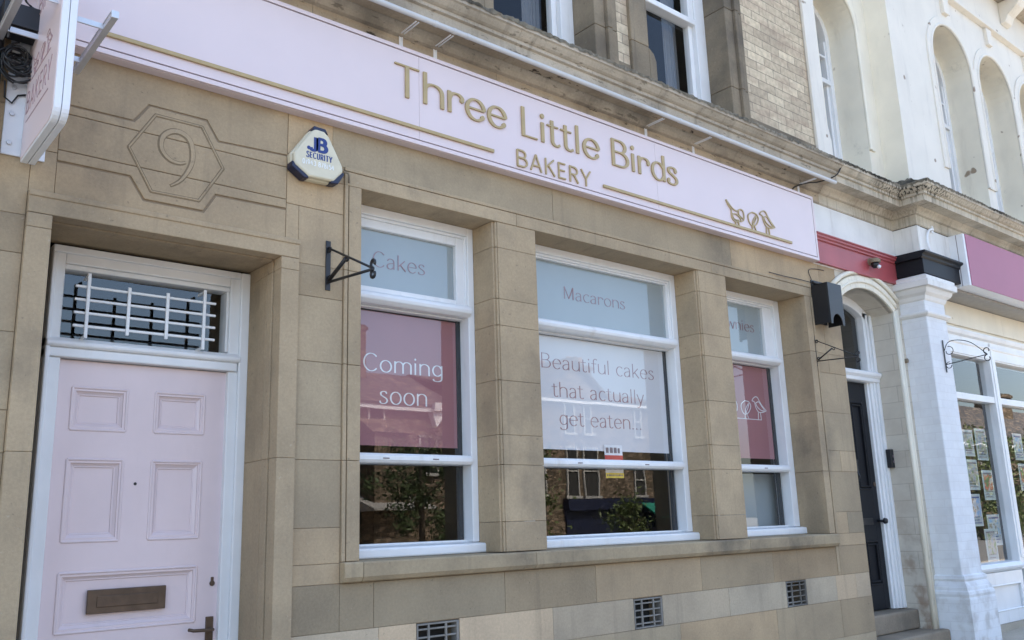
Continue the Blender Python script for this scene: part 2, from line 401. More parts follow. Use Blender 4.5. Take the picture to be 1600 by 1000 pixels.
S_u = spl([(.50, .80), (.43, .95), (.27, 1.0), (.11, .92), (.09, .74), (.22, .58), (.38, .47), (.51, .32), (.46, .09), (.28, 0), (.10, .06), (.04, .22)])
# glyph: advance, strokes, balls(x,y) ; 'h' marks thin bars by direction automatically
G = {
 'T': (.66, [[(.0, .97), (.62, .97)], [(.31, .97), (.31, 0)]], []),
 'h': (.60, [[(.07, 1), (.07, 0)], [(.07, .40)]+arc(.29, .44, .22, .23, 165, 0)+[(.51, 0)]], []),
 'n': (.60, [[(.07, X), (.07, 0)], [(.07, .40)]+arc(.29, .44, .22, .23, 165, 0)+[(.51, 0)]], []),
 'm': (.92, [[(.07, X), (.07, 0)], [(.07, .40)]+arc(.26, .46, .19, .21, 165, 0)+[(.45, 0)], [(.45, .40)]+arc(.64, .46, .19, .21, 165, 0)+[(.83, 0)]], []),
 'r': (.46, [[(.07, X), (.07, 0)], [(.07, .42)]+arc(.26, .46, .17, .19, 160, 10)], [(.405, .48)]),
 'e': (.58, [[(.06, .36), (.53, .36)], [(.53, .36)]+arc(.29, .335, .24, .335, 5, 305, 26)+[(.47, .10)]], [(.475, .13)]),
 'i': (.22, [[(.09, X), (.09, 0)]], [(.09, .90)]),
 'l': (.22, [[(.09, 1), (.09, 0)]], []),
 't': (.38, [[(.13, .86), (.13, .18)]+arc(.25, .16, .12, .155, 180, 290, 8)+[(.36, .07)], [(-.03, .66), (.32, .66)]], []),
 'L': (.52, [[(.07, 1), (.07, 0)], [(.07, .03), (.48, .03)]], []),
 'B': (.66, [[(.07, 1), (.07, 0)], [(.07, .97), (.30, .97)]+arc(.30, .755, .21, .215, 90, -90)+[(.07, .54)], [(.07, .54), (.33, .54)]+arc(.33, .285, .25, .255, 90, -90)+[(.07, .03)]], []),
 'd': (.60, [[(.51, 1), (.51, 0)], arc(.29, .335, .225, .335, 50, 310, 22)+[(.51, .2)], [(.435, .59), (.51, .47)]], []),
 'b': (.60, [[(.07, 1), (.07, 0)], [(.07, .47)]+arc(.29, .335, .225, .335, 130, -130, 22)+[(.07, .2)]], []),
 's': (.46, [S_l], [(.345, .54), (.05, .14)]),
 'S': (.60, [S_u], []),
 'A': (.66, [[(.0, 0), (.30, 1)], [(.30, 1), (.60, 0)], [(.10, .32), (.50, .32)]], []),
 'K': (.62, [[(.07, 1), (.07, 0)], [(.54, 1), (.09, .45)], [(.22, .58), (.57, 0)]], []),
 'E': (.54, [[(.07, 1), (.07, 0)], [(.07, .955), (.46, .955)], [(.07, .52), (.42, .52)], [(.07, .045), (.46, .045)]], []),
 'R': (.62, [[(.07, 1), (.07, 0)], [(.07, .955), (.28, .955)]+arc(.28, .725, .22, .23, 90, -90)+[(.07, .495)], [(.27, .495), (.54, 0)]], []),
 'Y': (.60, [[(.0, 1), (.28, .44)], [(.57, 1), (.28, .44)], [(.28, .46), (.28, 0)]], []),
 'C': (.72, [arc(.38, .5, .33, .5, 42, 318, 30)], [(.60, .80)]),
 'U': (.64, [[(.07, 1), (.07, .28)]+arc(.29, .26, .22, .26, 180, 360)+[(.51, 1)]], []),
 'I': (.22, [[(.09, 1), (.09, 0)]], []),
 'J': (.46, [[(.36, 1), (.36, .24)]+arc(.19, .22, .17, .22, 0, -170)], []),
 'M': (.84, [[(.07, 1), (.07, 0)], [(.07, 1), (.38, .05)], [(.38, .05), (.70, 1)], [(.70, 1), (.70, 0)]], []),
 'a': (.54, [spl([(.06, .53), (.13, .63), (.25, .66), (.37, .60), (.41, .46), (.41, .2), (.41, 0)]), spl([(.41, .39), (.24, .37), (.08, .28), (.05, .14), (.12, .02), (.25, .01), (.36, .10), (.41, .2)])], []),
 'k': (.54, [[(.07, 1), (.07, 0)], [(.44, X), (.09, .27)], [(.20, .38), (.49, 0)]], []),
 'c': (.52, [arc(.29, .335, .235, .335, 45, 310, 24)], [(.44, .55)]),
 'o': (.62, [arc(.30, .335, .25, .335, 0, 360, 30)], []),
 'w': (.86, [[(.0, X), (.21, 0)], [(.21, 0), (.41, X)], [(.41, X), (.61, 0)], [(.61, 0), (.81, X)]], []),
 'u': (.60, [[(.07, X), (.07, .23)]+arc(.28, .22, .21, .215, 180, 340)+[(.51, .3)], [(.51, X), (.51, 0)]], []),
 'y': (.54, [[(.0, X), (.24, .02)], spl([(.48, X), (.28, .10), (.18, -.18), (.07, -.28), (.0, -.25)])], []),
 'g': (.60, [arc(.29, .36, .225, .31, 50, 310, 22)+[(.51, .2)], [(.435, .60), (.51, .47)], spl([(.51, X), (.51, .0), (.47, -.2), (.30, -.28), (.12, -.24), (.08, -.14)])], []),
 'f': (.36, [spl([(.38, .93), (.30, 1.0), (.19, .94), (.15, .78), (.15, .4), (.15, 0)]), [(.0, .66), (.33, .66)]], []),
 '.': (.24, [], [(.10, .05)]),
 '0': (.58, [arc(.28, .5, .22, .5, 0, 360, 26)], []),
 '1': (.34, [[(.05, .8), (.18, 1), (.18, 0)]], []),
 '2': (.56, [spl([(.06, .75), (.12, .95), (.28, 1), (.45, .92), (.47, .72), (.3, .4), (.05, .02)]), [(.05, .03), (.5, .03)]], []),
 '3': (.56, [spl([(.07, .9), (.26, 1), (.45, .88), (.43, .64), (.24, .54)]), spl([(.24, .54), (.47, .44), (.5, .18), (.3, 0), (.05, .08)])], []),
 '4': (.58, [[(.36, 1), (.04, .3), (.54, .3)], [(.40, .7), (.40, 0)]], []),
 '5': (.56, [[(.45, .97), (.12, .97), (.09, .55)], spl([(.09, .55), (.28, .62), (.48, .48), (.47, .16), (.27, 0), (.05, .08)])], []),
 '7': (.54, [[(.04, .97), (.5, .97), (.18, 0)]], []),
 '8': (.56, [arc(.28, .74, .18, .25, 0, 360, 20), arc(.28, .25, .23, .26, 0, 360, 20)], []),
 '9': (.56, [arc(.27, .68, .21, .31, 0, 360, 22), [(.48, .68), (.42, .3), (.2, 0)]], []),
 ' ': (.32, [], []),
}
def letter(mb, ch, o, u, v, n, cap, thick, thin, d0, d1, sx=1.0, balls=True, jit=0):
    adv, strokes, dots = G[ch]; kk = 0
    for st in strokes:
        pts = []
        for k, (a, b) in enumerate(zip(st, st[1:])):     # subdivide straight runs a little
            pts.append(a)
        pts.append(st[-1])
        ws = []
        for k in range(len(pts)):
            a = pts[max(k-1, 0)]; b = pts[min(k+1, len(pts)-1)]
            th = math.atan2(b[1]-a[1], b[0]-a[0]); s_ = abs(math.sin(th))
            ws.append((thin+(thick-thin)*s_**1.5)*cap)
        mb.stroke([(p[0]*cap*sx, p[1]*cap) for p in pts], ws, o, u, v, n, d0, d1+kk*.0004); kk += 1
    if balls or ch in 'i.':
        for (bx, by) in dots:
            r = (thick*.62 if ch in 'i.' else thick*.58)*cap
            c = [(bx*cap*sx+r*math.cos(2*math.pi*q/14), by*cap+r*math.sin(2*math.pi*q/14)) for q in range(14)]
            mb.prism(c, o, u, v, n, d0, d1+kk*.0004); kk += 1
    return adv
def text(s, x0, x1, zb, o, u, v, n, cap, thick, thin, d0, d1, mat, parent, name='letter', split=True, space=.04, balls=True, bevel=0, sx=None):
    tot = sum(G[c][0]+space for c in s)-space
    sxx = sx if sx else (x1-x0)/(tot*cap); x = x0; mb = MB(); objs = []
    for c in s:
        if split: mb = MB()
        oo = Vector(o)+Vector(u)*x+Vector(v)*zb
        a = letter(mb, c, oo, u, v, n, cap, thick, thin, d0, d1, sxx, balls)
        if split and c != ' ': objs.append(mb.build(name, mat, parent, bevel=bevel, seg=1))
        x += (a+space)*cap*sxx
    if not split: objs.append(mb.build(name, mat, parent))
    return objs
UX, UZ, NY = (1, 0, 0), (0, 0, 1), (0, -1, 0)

# ================================================================== SETTING
def gz(x): return 0.02+0.036*max(-4, min(12, x))      # the pavement climbs gently to the right
g = MB(); xs = [-8, -4, 0, 4, 8, 12, 18, 40]
for a, b in zip(xs, xs[1:]): g.poly([(a, -4.6, gz(a)), (b, -4.6, gz(b)), (b, 9, gz(b)), (a, 9, gz(a))])
for a, b in zip(xs, xs[1:]): g.poly([(a, -4.6, gz(a)-.12), (b, -4.6, gz(b)-.12), (b, -4.6, gz(b)), (a, -4.6, gz(a))])
struct(g.build('pavement', M['paving'], recalc=False))
g = MB()
for a, b in zip([-300]+xs, xs+[400]): g.poly([(a, -28, gz(a)-.12), (b, -28, gz(b)-.12), (b, -4.6, gz(b)-.12), (a, -4.6, gz(a)-.12)])
struct(g.build('road', M['asphalt'], recalc=False))
g = MB(); g.poly([(-600, -700, -.3), (700, -700, -.3), (700, 700, -.3), (-600, 700, -.3)])
struct(g.build('ground', M['paving'], recalc=False))

# ================================================================== BAKERY BUILDING
bk = thing('shop_building', 'tan sandstone bakery building with a pale pink door and three white sash shop windows', 'building', (3.5, 0, 0))
DO = (.832, 1.872, -.3, 2.882)          # door opening
WO = (2.334, 6.59, 1.395, 3.345)        # window opening (whole strip)
XR = 7.13
def core(mb, y0, y1, x0, x1, z0, z1, holes):
    r = [(x0, x1, z0, z1)]
    for h in holes: r = subtract(r, h)
    for a, b, c, d in r: mb.box(a, b, y0, y1, c, d)
cb = MB(); core(cb, .006, .39, -4.5, XR-.006, -.3, 4.6, [(.81, 1.90, -.3, 2.91), (2.30, 6.63, 1.37, 3.385), (2.672, 2.944, .885, 1.069), (4.29, 4.56, .885, 1.069), (5.935, 6.20, .885, 1.069), (1.872, 1.90, -.3, 2.905), (.80, .832, -.3, 2.905), (.80, 1.90, 2.882, 2.905)])
wallcore = cb.build('wall_core', M['mortar'], bk)
courses = [(-.3, .33), (.33, .61), (.61, .885), (.885, 1.073), (1.073, 1.295), (1.295, 1.39), (1.39, 1.56), (1.56, 1.885), (1.885, 2.055), (2.055, 2.372), (2.372, 2.705), (2.705, 2.872), (2.872, 3.175), (3.175, 3.347), (3.347, 3.445), (3.445, 3.675), (3.675, 4.25)]
joints = {0: [.4, 2.6, 4.1, 5.7, 6.5], 1: [2.9, 4.4, 5.2, 6.3], 2: [2.7, 3.73, 4.72, 5.79, 6.65], 3: [.3, 2.45, 3.61, 5.25, 6.62, 6.91], 4: [2.42, 3.26, 3.97, 4.97, 5.80, 6.66], 5: [.2], 6: [6.89], 7: [], 8: [6.885], 9: [.35], 10: [], 11: [6.87], 12: [6.85], 13: [], 14: [.1, 3.4, 5.2], 15: [.6, 2.16, 3.75, 5.62, 6.86], 16: [2, 4, 6]}
tints = {4: (.90, .89, .88), 3: (1.16, 1.20, 1.30), 14: (1.04, 1.05, 1.07)}
VENTS = [(2.672, 2.944, .885, 1.069), (4.29, 4.56, .885, 1.069), (5.935, 6.20, .885, 1.069)]
bl = MB(); gp = .0009
holes = [(.735, 1.972, -.3, 2.98), (2.229, 6.705, 1.293, 3.445), (.835, 1.902, 2.98, 3.676)] + VENTS
for ci, (z0, z1) in enumerate(courses):
    js = [-4.5]+[q+.4*(ci % 2) for q in (-3.3, -2.0, -.8)]+[j for j in joints[ci]]+[XR]
    for a, b in zip(js, js[1:]):
        rr = [(a, b, z0, z1)]
        for h in holes: rr = subtract(rr, h)
        T = tints.get(ci, (1, 1, 1)); k = rnd(.13); wv = random.uniform(-.045, .045)
        for (p, q, c, d) in rr:
            if q-p < .012 or d-c < .012: continue
            bl.box(p+gp, q-gp, random.uniform(-.0012, .0012), .05, c+gp, d-gp, (T[0]*k*(1+wv), T[1]*k, T[2]*k*(1-wv)))
# right return of the wall into the neighbour's porch
for ci, (z0, z1) in enumerate(courses[:-1]):
    pass
bl.build('stone_wall', M['ashlar'], bk, bevel=.0016, seg=1)
rp = MB()
for ci, (z0, z1) in enumerate(courses): rp.box(XR-.02, XR+.004, .052, .40, z0+gp, z1-gp, rnd(.08))
rp.build('wall_return', M['ashlar'], bk, bevel=.003)

# door surround (dressed stone, stepped), split at its real joints
ds = MB()
def surround(a, b, zt, w, y0, y1, zj, t=(1, 1, 1)):
    zs = [-.3]+zj+[zt]
    for z0, z1 in zip(zs, zs[1:]):
        k = rnd(.05); ds.box(a-w, a, y0, y1, z0+.0004, z1-.0004, k); k = rnd(.05); ds.box(b, b+w, y0, y1, z0+.0004, z1-.0004, k)
    ds.box(a-w, b+w, y0, y1, zt+.0015, zt+w, rnd(.04))
ZJ = [.9, 1.89, 2.82]
surround(.832, 1.872, 2.882, .096, -.028, .055, ZJ)
surround(.820, 1.884, 2.894, .03, .055, .070, ZJ)      # groove behind the flat band
surround(.834, 1.870, 2.880, .04, .070, .135, ZJ)
surround(.822, 1.882, 2.892, .03, .135, .148, ZJ)
surround(.830, 1.875, 2.885, .04, .148, .225, ZJ)
surround(.824, 1.882, 2.892, .03, .225, .40, ZJ)
ds.build('door_surround', M['trim'], bk, bevel=.0035, seg=2)
cp = MB(); cp.box(.735, 1.97, -.034, .0, 2.955, 2.981, 1.02); cp.build('surround_fillet', M['trim'], bk, bevel=.005)

# window surround: jamb mouldings, lintel band, sill
ws = MB(); wj = [1.395, 1.56, 1.885, 2.055, 2.372, 2.705, 2.872, 3.175, 3.345]
for z0, z1 in zip(wj[::2], wj[2::2]):
    k = rnd(.05)
    ws.box(2.231, 2.252, -.012, .05, z0+.001, z1-.001, k); ws.box(2.259, 2.334, -.008, .40, z0+.001, z1-.001, k)
    ws.box(2.252, 2.259, .004, .05, z0, z1, .8)
    ws.box(6.59, 6.672, -.008, .40, z0+.001, z1-.001, k); ws.box(6.68, 6.702, -.012, .05, z0+.001, z1-.001, k)
ws.box(2.231, 6.702, -.012, .05, 3.425, 3.444, 1.0)
for a, b in ((2.231, 3.43), (3.43, 5.35), (5.35, 6.702)):
    ws.box(a+.001, b-.001, -.008, .40, 3.345, 3.423, rnd(.05))
ws.build('window_surround', M['trim'], bk, bevel=.006, seg=3)
sl = MB()
for a, b in ((2.229, 2.334), (2.334, 3.46), (3.46, 5.48), (5.48, 6.66)):
    sl.px([(-.036, 1.302), (-.05, 1.322), (-.05, 1.385), (-.044, 1.393), (.30, 1.398), (.30, 1.296), (-.022, 1.296)], a+.0008, b-.0008, rnd(.07))
sl.build('window_sill', M['sill'], bk, bevel=.004)
rt_ = MB(); rt_.box(6.663, 6.69, -.004, .05, 1.10, 1.392); rt_.build('sill_stop', M['trim'], bk, bevel=.003)

# stone piers between the windows
pj = [1.398, 1.563, 1.882, 2.053, 2.371, 2.70, 2.862, 3.182, 3.3445]
for (a, b) in ((3.247, 3.587), (5.163, 5.522)):
    p = MB()
    for i, (z0, z1) in enumerate(zip(pj, pj[1:])):
        k = rnd(.07)
        p.box(a, b, .012, .40, z0+.0008, z1-.0008, k)
        p.box(a+.03, b-.003, -.004, .011, z0+.0008, z1-.0008, k)
        p.tube([(a+.022, .006, z0+.002), (a+.022, .006, z1-.002)], .0085, 8, k)
    p.build('pier', M['ashlar'], bk, bevel=.0018, seg=1)
# brick upper wall around the two upstairs windows
for a, b in ((-4.5, 3.02), (4.445, 4.595), (6.04, 7.05)):
    bc = MB(); bc.box(a, b, -.010, .1, 4.60, 4.815, rnd(.1)); bc.build('base_course', M['weathered'], bk, bevel=.006)
UA, UB = (3.25, 4.22, 4.66, 7.6), (4.83, 5.81, 4.66, 7.6)
ub = MB(); core(ub, .0, .35, -4.5, 7.05, 4.60, 9.0, [(UA[0]-.03, UA[1]+.03, 4.60, 7.6), (UB[0]-.03, UB[1]+.03, 4.60, 7.6)]); ub.build('brick_wall', M['brick'], bk)
for (a, b, st) in ((UA[0], UA[1], 0), (UB[0], UB[1], 1)):
    for side in (0, 1):
        jm = MB(); zz = [4.60, 5.02, 5.75, 6.5, 7.6]
        for z0, z1 in zip(zz, zz[1:]):
            k = rnd(.12)
            if side: 
                jm.box(b+.0, b+.11, -.022, .34, z0+.001, z1-.001, k); jm.box(b+.11, b+.16, -.05, .1, z0+.001, z1-.001, k*.95); jm.box(b+.16, b+.225, -.032, .1, z0+.001, z1-.001, k)
            else:
                jm.box(a-.235, a-.045, -.03, .34, z0+.001, z1-.001, k)
                if z0 < 4.9: jm.py([(a-.045, z0), (a+.035, z0), (a+.035, 4.92), (a+.01, 4.98), (a-.045, z1-.001)], -.03, .34, k)
                else: jm.pz([(a-.045, -.03), (a-.002, .02), (a-.002, .34), (a-.045, .34)], z0+.001, z1-.001, k)
        jm.build('window_jamb', M['weathered'], bk, bevel=.008, seg=3)

# cornice with sooty soffit and lichened top edge
CP = [(0, 4.225), (.0, 4.24), (.012, 4.25), (.012, 4.335), (.035, 4.342), (.05, 4.37), (.07, 4.392), (.075, 4.402), (.175, 4.402), (.18, 4.392), (.20, 4.392), (.203, 4.447), (.222, 4.452), (.222, 4.474), (.232, 4.477), (.245, 4.484), (.262, 4.50), (.272, 4.512), (.285, 4.518), (.287, 4.552)]
def close_prof(x): return x
co = MB(); prof = [(-a, z) for a, z in CP]+[(.10, 4.62), (.10, 4.225)]
cj = [-4.5, -3, -1.8, -.5, .9, 2.02, 3.3, 4.6, 5.75, 6.985]
for a, b in zip(cj, cj[1:]): co.px(prof, a+.001, b-.001, rnd(.06))
co.build('cornice', M['cornice'], bk)
sf = MB()
for a, b in zip(cj, cj[1:]):
    sf.box(a+.002, b-.002, -.172, -.078, 4.396, 4.4005, rnd(.06)); 
    sf.px([(-.0145, 4.255), (-.0145, 4.33), (-.010, 4.33), (-.010, 4.255)], a+.002, b-.002, rnd(.08))
sf.build('cornice_soffit', M['soffit'], bk)
def ledge(x0, x1, yb, n, ye0=-.287):
    m = MB(); random.seed(int(x0*10)+3); rows = []
    for i in range(n+1):
        x = x0+(x1-x0)*i/n; h = random.uniform(-.006, .012); hh = random.uniform(-.010, .014); pr = random.uniform(-.006, .008)
        rows.append([(x, ye0-.004+pr*.3, 4.530+h), (x, ye0-.008+pr, 4.553+hh*.5), (x, ye0+.03+pr, 4.566+hh), (x, ye0+.12, 4.60+hh), (x, yb-.06, 4.655+hh), (x, yb-.02, 4.70+h), (x, yb+.002, 4.715+h), (x, yb+.004, 4.56)])
    for a, b in zip(rows, rows[1:]):
        for j in range(len(a)-1): m.poly([a[j], b[j], b[j+1], a[j+1]], rnd(.22))
    return m
ledge(-4.5, 6.984, 0, 520).build('weathered_ledge', M['ledge'], bk, smooth=False)

# incised house-number panel
NP_ = [(.835, 3.143), (1.141, 3.143), (1.208, 3.045), (1.478, 3.045), (1.532, 3.14), (1.90, 3.145), (1.90, 3.425), (1.534, 3.407), (1.473, 3.50), (1.207, 3.502), (1.143, 3.405), (.835, 3.403)]
def clip(poly, z, keep_above):
    out = []
    for a, b in zip(poly, poly[1:]+poly[:1]):
        ia = (a[1] >= z) == keep_above; ib = (b[1] >= z) == keep_above
        if ia: out.append(a)
        if ia != ib: t = (z-a[1])/(b[1]-a[1]); out.append((a[0]+t*(b[0]-a[0]), z))
    return out
bg_ = MB(); bg_.box(.835, 1.902, .014, .04, 2.98, 3.676, .38); bg_.build('panel_backing', M['ashlar'], bk)  # dark tint paints deeper shade into the groove round the panel
pn = MB(); zc = [3.0, 3.192, 3.366, 3.6]
for z0, z1 in zip(zc, zc[1:]):
    q = clip(clip(NP_, z0+.0012, True), z1-.0012, False); pn.py(q, -.003, .03, rnd(.05))
panel = pn.build('number_panel', M['ashlar'], bk, bevel=.004)
# ground strips round the hexagon so the wall stays flush
fl = MB()
for q in ([(.836, 3.413), (1.136, 3.415), (1.201, 3.512), (1.479, 3.512), (1.541, 3.418), (1.900, 3.435), (1.900, 3.675), (.836, 3.675)], [(.836, 2.981), (1.900, 2.981), (1.900, 3.134), (1.538, 3.129), (1.484, 3.034), (1.202, 3.034), (1.135, 3.133), (.836, 3.133)]):
    fl.py(q, .0, .03, rnd(.04))
fl.build('panel_ground', M['ashlar'], bk, bevel=.002)
HX = [(1.118, 3.277), (1.231, 3.470), (1.457, 3.470), (1.571, 3.277), (1.459, 3.084), (1.232, 3.082)]
M['grooveshade'] = stone('groove_shade_stone', (.25, .19, .12), (.19, .145, .09), gamt=.4)  # darker stone colour that paints the shade of uncut grooves
hc = (1.344, 3.277)
for kk, ww in ((1.0, .008), (.945, .006)):  # flat dark strips, drawn as the shaded groove lines of the hexagon
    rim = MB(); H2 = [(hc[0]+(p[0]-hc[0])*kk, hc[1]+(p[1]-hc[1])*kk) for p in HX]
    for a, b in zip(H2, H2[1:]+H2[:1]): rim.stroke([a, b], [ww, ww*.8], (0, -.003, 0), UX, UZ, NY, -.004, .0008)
    rim.build('hexagon_line', M['grooveshade'], panel)
rim = MB(); H2 = [(hc[0]+(p[0]-hc[0])*.972, hc[1]+(p[1]-hc[1])*.972) for p in HX]
for a, b in zip(H2, H2[1:]+H2[:1]): rim.tube([(a[0], -.003, a[1]), (b[0], -.003, b[1])], .0045, 8)
rim.build('hexagon_moulding', M['trim'], panel)
nine = spl([(1.385, 3.264), (1.352, 3.252), (1.305, 3.262), (1.269, 3.302), (1.268, 3.358), (1.302, 3.398), (1.350, 3.408), (1.395, 3.382), (1.413, 3.325), (1.412, 3.27), (1.392, 3.215), (1.36, 3.165), (1.318, 3.132)], 6)
wn = [.004+.017*math.sin(math.pi*min(1, (i/len(nine))*1.02))**.7 for i in range(len(nine))]
nm = MB(); nm.stroke(nine, [q+.011 for q in wn], (0, -.003, 0), UX, UZ, NY, -.004, .0008); numo = nm.build('numeral', M['grooveshade'], panel)  # wider dark stroke: painted groove shade edging the numeral
nm = MB(); nm.stroke(nine, wn, (.002, -.003, .001), UX, UZ, NY, -.003, .004)
nm.build('numeral_face', M['trim'], panel, bevel=.0015)

# air vents
for (a, b, z0, z1) in VENTS:
    v = MB(); f = .012
    v.box(a+.003, b-.003, -.001, .05, z0+.003, z0+f); v.box(a+.003, b-.003, -.001, .05, z1-f, z1-.003); v.box(a+.003, a+f, -.001, .05, z0+f, z1-f); v.box(b-f*1.6, b-.003, -.001, .05, z0+f, z1-f)
    vo = v.build('air_vent', M['ventgrey'], bk, bevel=.002)
    s = MB(); s.box(a-.01, b+.01, .12, .13, z0-.01, z1+.01); s.build('vent_backing', M['dark'], vo)
    s = MB()
    for i in range(4):
        z = z0+f+(z1-z0-2*f)*(i+.5)/4; s.box(a+f, b-f*1.6, .004, .014, z-.0045, z+.0045)
    for i in range(2):
        x = a+f+(b-a-2.6*f)*(i+.6)/2.2; s.box(x-.0055, x+.0055, .000, .012, z0+f, z1-f)
    s.build('vent_grate', M['ventgrey'], vo, bevel=.002)

# ---- sash windows
def pane(x0, x1, z0, z1, y, parent, mat='glass', name='glass'):
    m = MB(); m.poly([(x0, y, z0), (x1, y, z0), (x1, y, z1), (x0, y, z1)]); return m.build(name, M[mat], parent, recalc=False)
def shop_window(x0, x1, gx0, gx1, lin, dy=0.0, hop=False):
    y = .20+dy; z0, z1 = 1.397, 3.344
    m = MB()
    L_ = lin
    m.box(x0, gx0-.055, y, y+.14, z0+.06, z1); m.box(L_, x1, y, y+.14, z0+.06, z1)
    m.box(gx0-.055, L_, y, y+.14, z1-.052, z1)                       # head
    m.box(gx0-.055, gx0-.03, y+.012, y+.14, z0+.06, z1-.052); m.box(L_-.012, L_, y+.012, y+.04, 2.84, z1-.052)
    m.box(gx0-.03, L_-.012, y+.012, y+.14, z1-.07, z1-.052)
    # upper light stiles and rails
    m.box(gx0-.03, gx0, y+.02, y+.07, 2.84, z1-.07); m.box(gx1, L_-.003, y+.02, y+.07, 2.84, z1-.07)
    m.box(gx0, gx1, y+.02, y+.07, 3.262 if not hop else 3.222, z1-.07); m.box(gx0, gx1, y+.02, y+.07, 2.84, 2.852 if not hop else 2.878)
    # transom nose
    m.px([(y-.012, 2.782), (y-.030, 2.795), (y-.034, 2.812), (y-.028, 2.83), (y-.010, 2.842), (y+.10, 2.842), (y+.10, 2.775), (y, 2.775)], gx0-.06, L_+.004)
    # lower sashes: thin stiles, set back
    m.box(gx0-.03, gx0-.004, y+.05, y+.115, z0+.06, 2.775)
    m.box(gx0-.004, L_, y+.05, y+.10, 2.765, 2.775)
    # meeting rail
    m.px([(y-.012, 1.897), (y-.022, 1.91), (y-.022, 1.932), (y-.006, 1.946), (y+.10, 1.946), (y+.10, 1.892), (y-.004, 1.892)], gx0-.03, L_-.004)
    m.box(gx0-.004, L_, y+.055, y+.10, z0+.06, z0+.072)
    # sill board
    m.px([(y-.05, z0), (y-.056, z0+.006), (y-.056, z0+.046), (y-.05, z0+.053), (y+.14, z0+.066), (y+.14, z0)], x0+.002, min(x1+.03, x1+.03))
    wo_ = m.build('window', M['white'], bk, bevel=.005, seg=2)
    pane(gx0, gx1, 2.842, 3.27, y+.045, wo_); pane(gx0-.004, L_, 1.90, 2.77, y+.085, wo_, name='upper_sash_glass'); pane(gx0-.004, L_, z0+.06, 1.90, y+.078, wo_, name='lower_sash_glass')
    f = MB(); f.box(gx0+.001, gx1-.001, y+.050, y+.053, 2.846, 3.266); f.build('frosted_film', M['film'], wo_)
    f = MB(); f.box(L_-.030, L_-.001, y+.088, y+.115, z0+.062, 2.765); f.build('sash_stile', M['blackdoor'], wo_)
    # catches on the meeting rail
    for k in (.25, .72): 
        c = MB(); xx = gx0+(gx1-gx0)*k; c.box(xx-.02, xx+.02, y-.0245, y-.021, 1.915, 1.921); c.build('sash_catch', M['groove'], wo_)
    # deep box lining behind the frame
    return wo_
W1 = shop_window(2.335, 3.246, 2.43, 3.126, 3.200, 0, True)
W2 = shop_window(3.589, 5.162, 3.72, 5.078, 5.105)
W3 = shop_window(5.524, 6.588, 5.60, 6.375, 6.505, .05)
m = MB(); m.box(5.86, 6.56, .44, .45, 1.42, 1.885); m.build('blind', M['film'], W3)
text('Cakes', 2.556, 2.923, 3.008, (0, .247, 0), UX, UZ, NY, .092, .085, .035, 0, .0012, M['brown'], W1, 'lettering', False, balls=False)
text('Macarons', 4.046, 4.653, 3.022, (0, .247, 0), UX, UZ, NY, .085, .085, .035, 0, .0012, M['brown'], W2, 'lettering', False, balls=False)
text('Brownies', 5.655, 6.275, 3.045, (0, .297, 0), UX, UZ, NY, .088, .085, .035, 0, .0012, M['brown'], W3, 'lettering', False, balls=False)
# upstairs sashes
for (a, b, z0, z1) in (UA, UB):
    y = .19; m = MB()
    m.box(a, a+.05, y, y+.12, z0, z1); m.box(b-.13, b, y, y+.12, z0, z1); m.box(a+.05, b-.13, y, y+.12, z0, 4.86)
    m.box(b-.18, b-.13, y+.04, y+.10, z0, 5.66); m.box(b-.20, b-.13, y+.012, y+.09, 5.66, z1)
    m.px([(y+.0, 5.63), (y+.0, 5.68), (y+.09, 5.69), (y+.09, 5.62)], a+.05, b-.128)
    wv = m.build('window', M['white'], bk, bevel=.006)
    pane(a+.05, b-.13, 4.86, 5.64, y+.07, wv, 'glassup'); pane(a+.05, b-.13, 5.66, z1, y+.05, wv, 'glassup', 'upper_sash_glass')
    cu = MB(); 
    n = 16; rows = []
    for i in range(n+1): 
        x = b-.33+.17*i/n; rows.append((x, y+.20+.006*math.sin(i*1.9)))
    for p, q in zip(rows, rows[1:]): cu.poly([(p[0], p[1], 4.7), (q[0], q[1], 4.7), (q[0], q[1], 7.6), (p[0], p[1], 7.6)])
    cu.build('curtain', M['curtain'], wv)
# rooms behind the glass, floors and roof that keep the sun out
rm = MB()
rm.box(-4.5, 7.12, 4.0, 4.1, -.3, 9.0); rm.box(-4.5, 7.12, .41, 4.0, 3.42, 3.50); rm.box(-4.5, 7.12, .41, 4.0, 4.55, 4.62); rm.box(-4.5, 7.12, .41, 4.0, 7.65, 7.75); rm.box(-4.5, 7.12, .41, 4.0, -.3, .3)
rm.box(-4.5, -4.4, .41, 4.0, .3, 9); rm.box(6.98, 7.04, .41, 4.0, .3, 9); rm.box(2.0, 2.1, .41, 4.0, .3, 3.42)
rm.build('interior', M['dark'], bk)
rf = MB(); rf.box(-4.6, 7.04, -.1, 12, 9.0, 9.25); rf.build('roof', M['slate'], bk)
bw_ = MB(); bw_.box(-4.5, 7.04, 11.7, 12, -.3, 9.0); bw_.build('rear_wall', M['townstone'], bk)

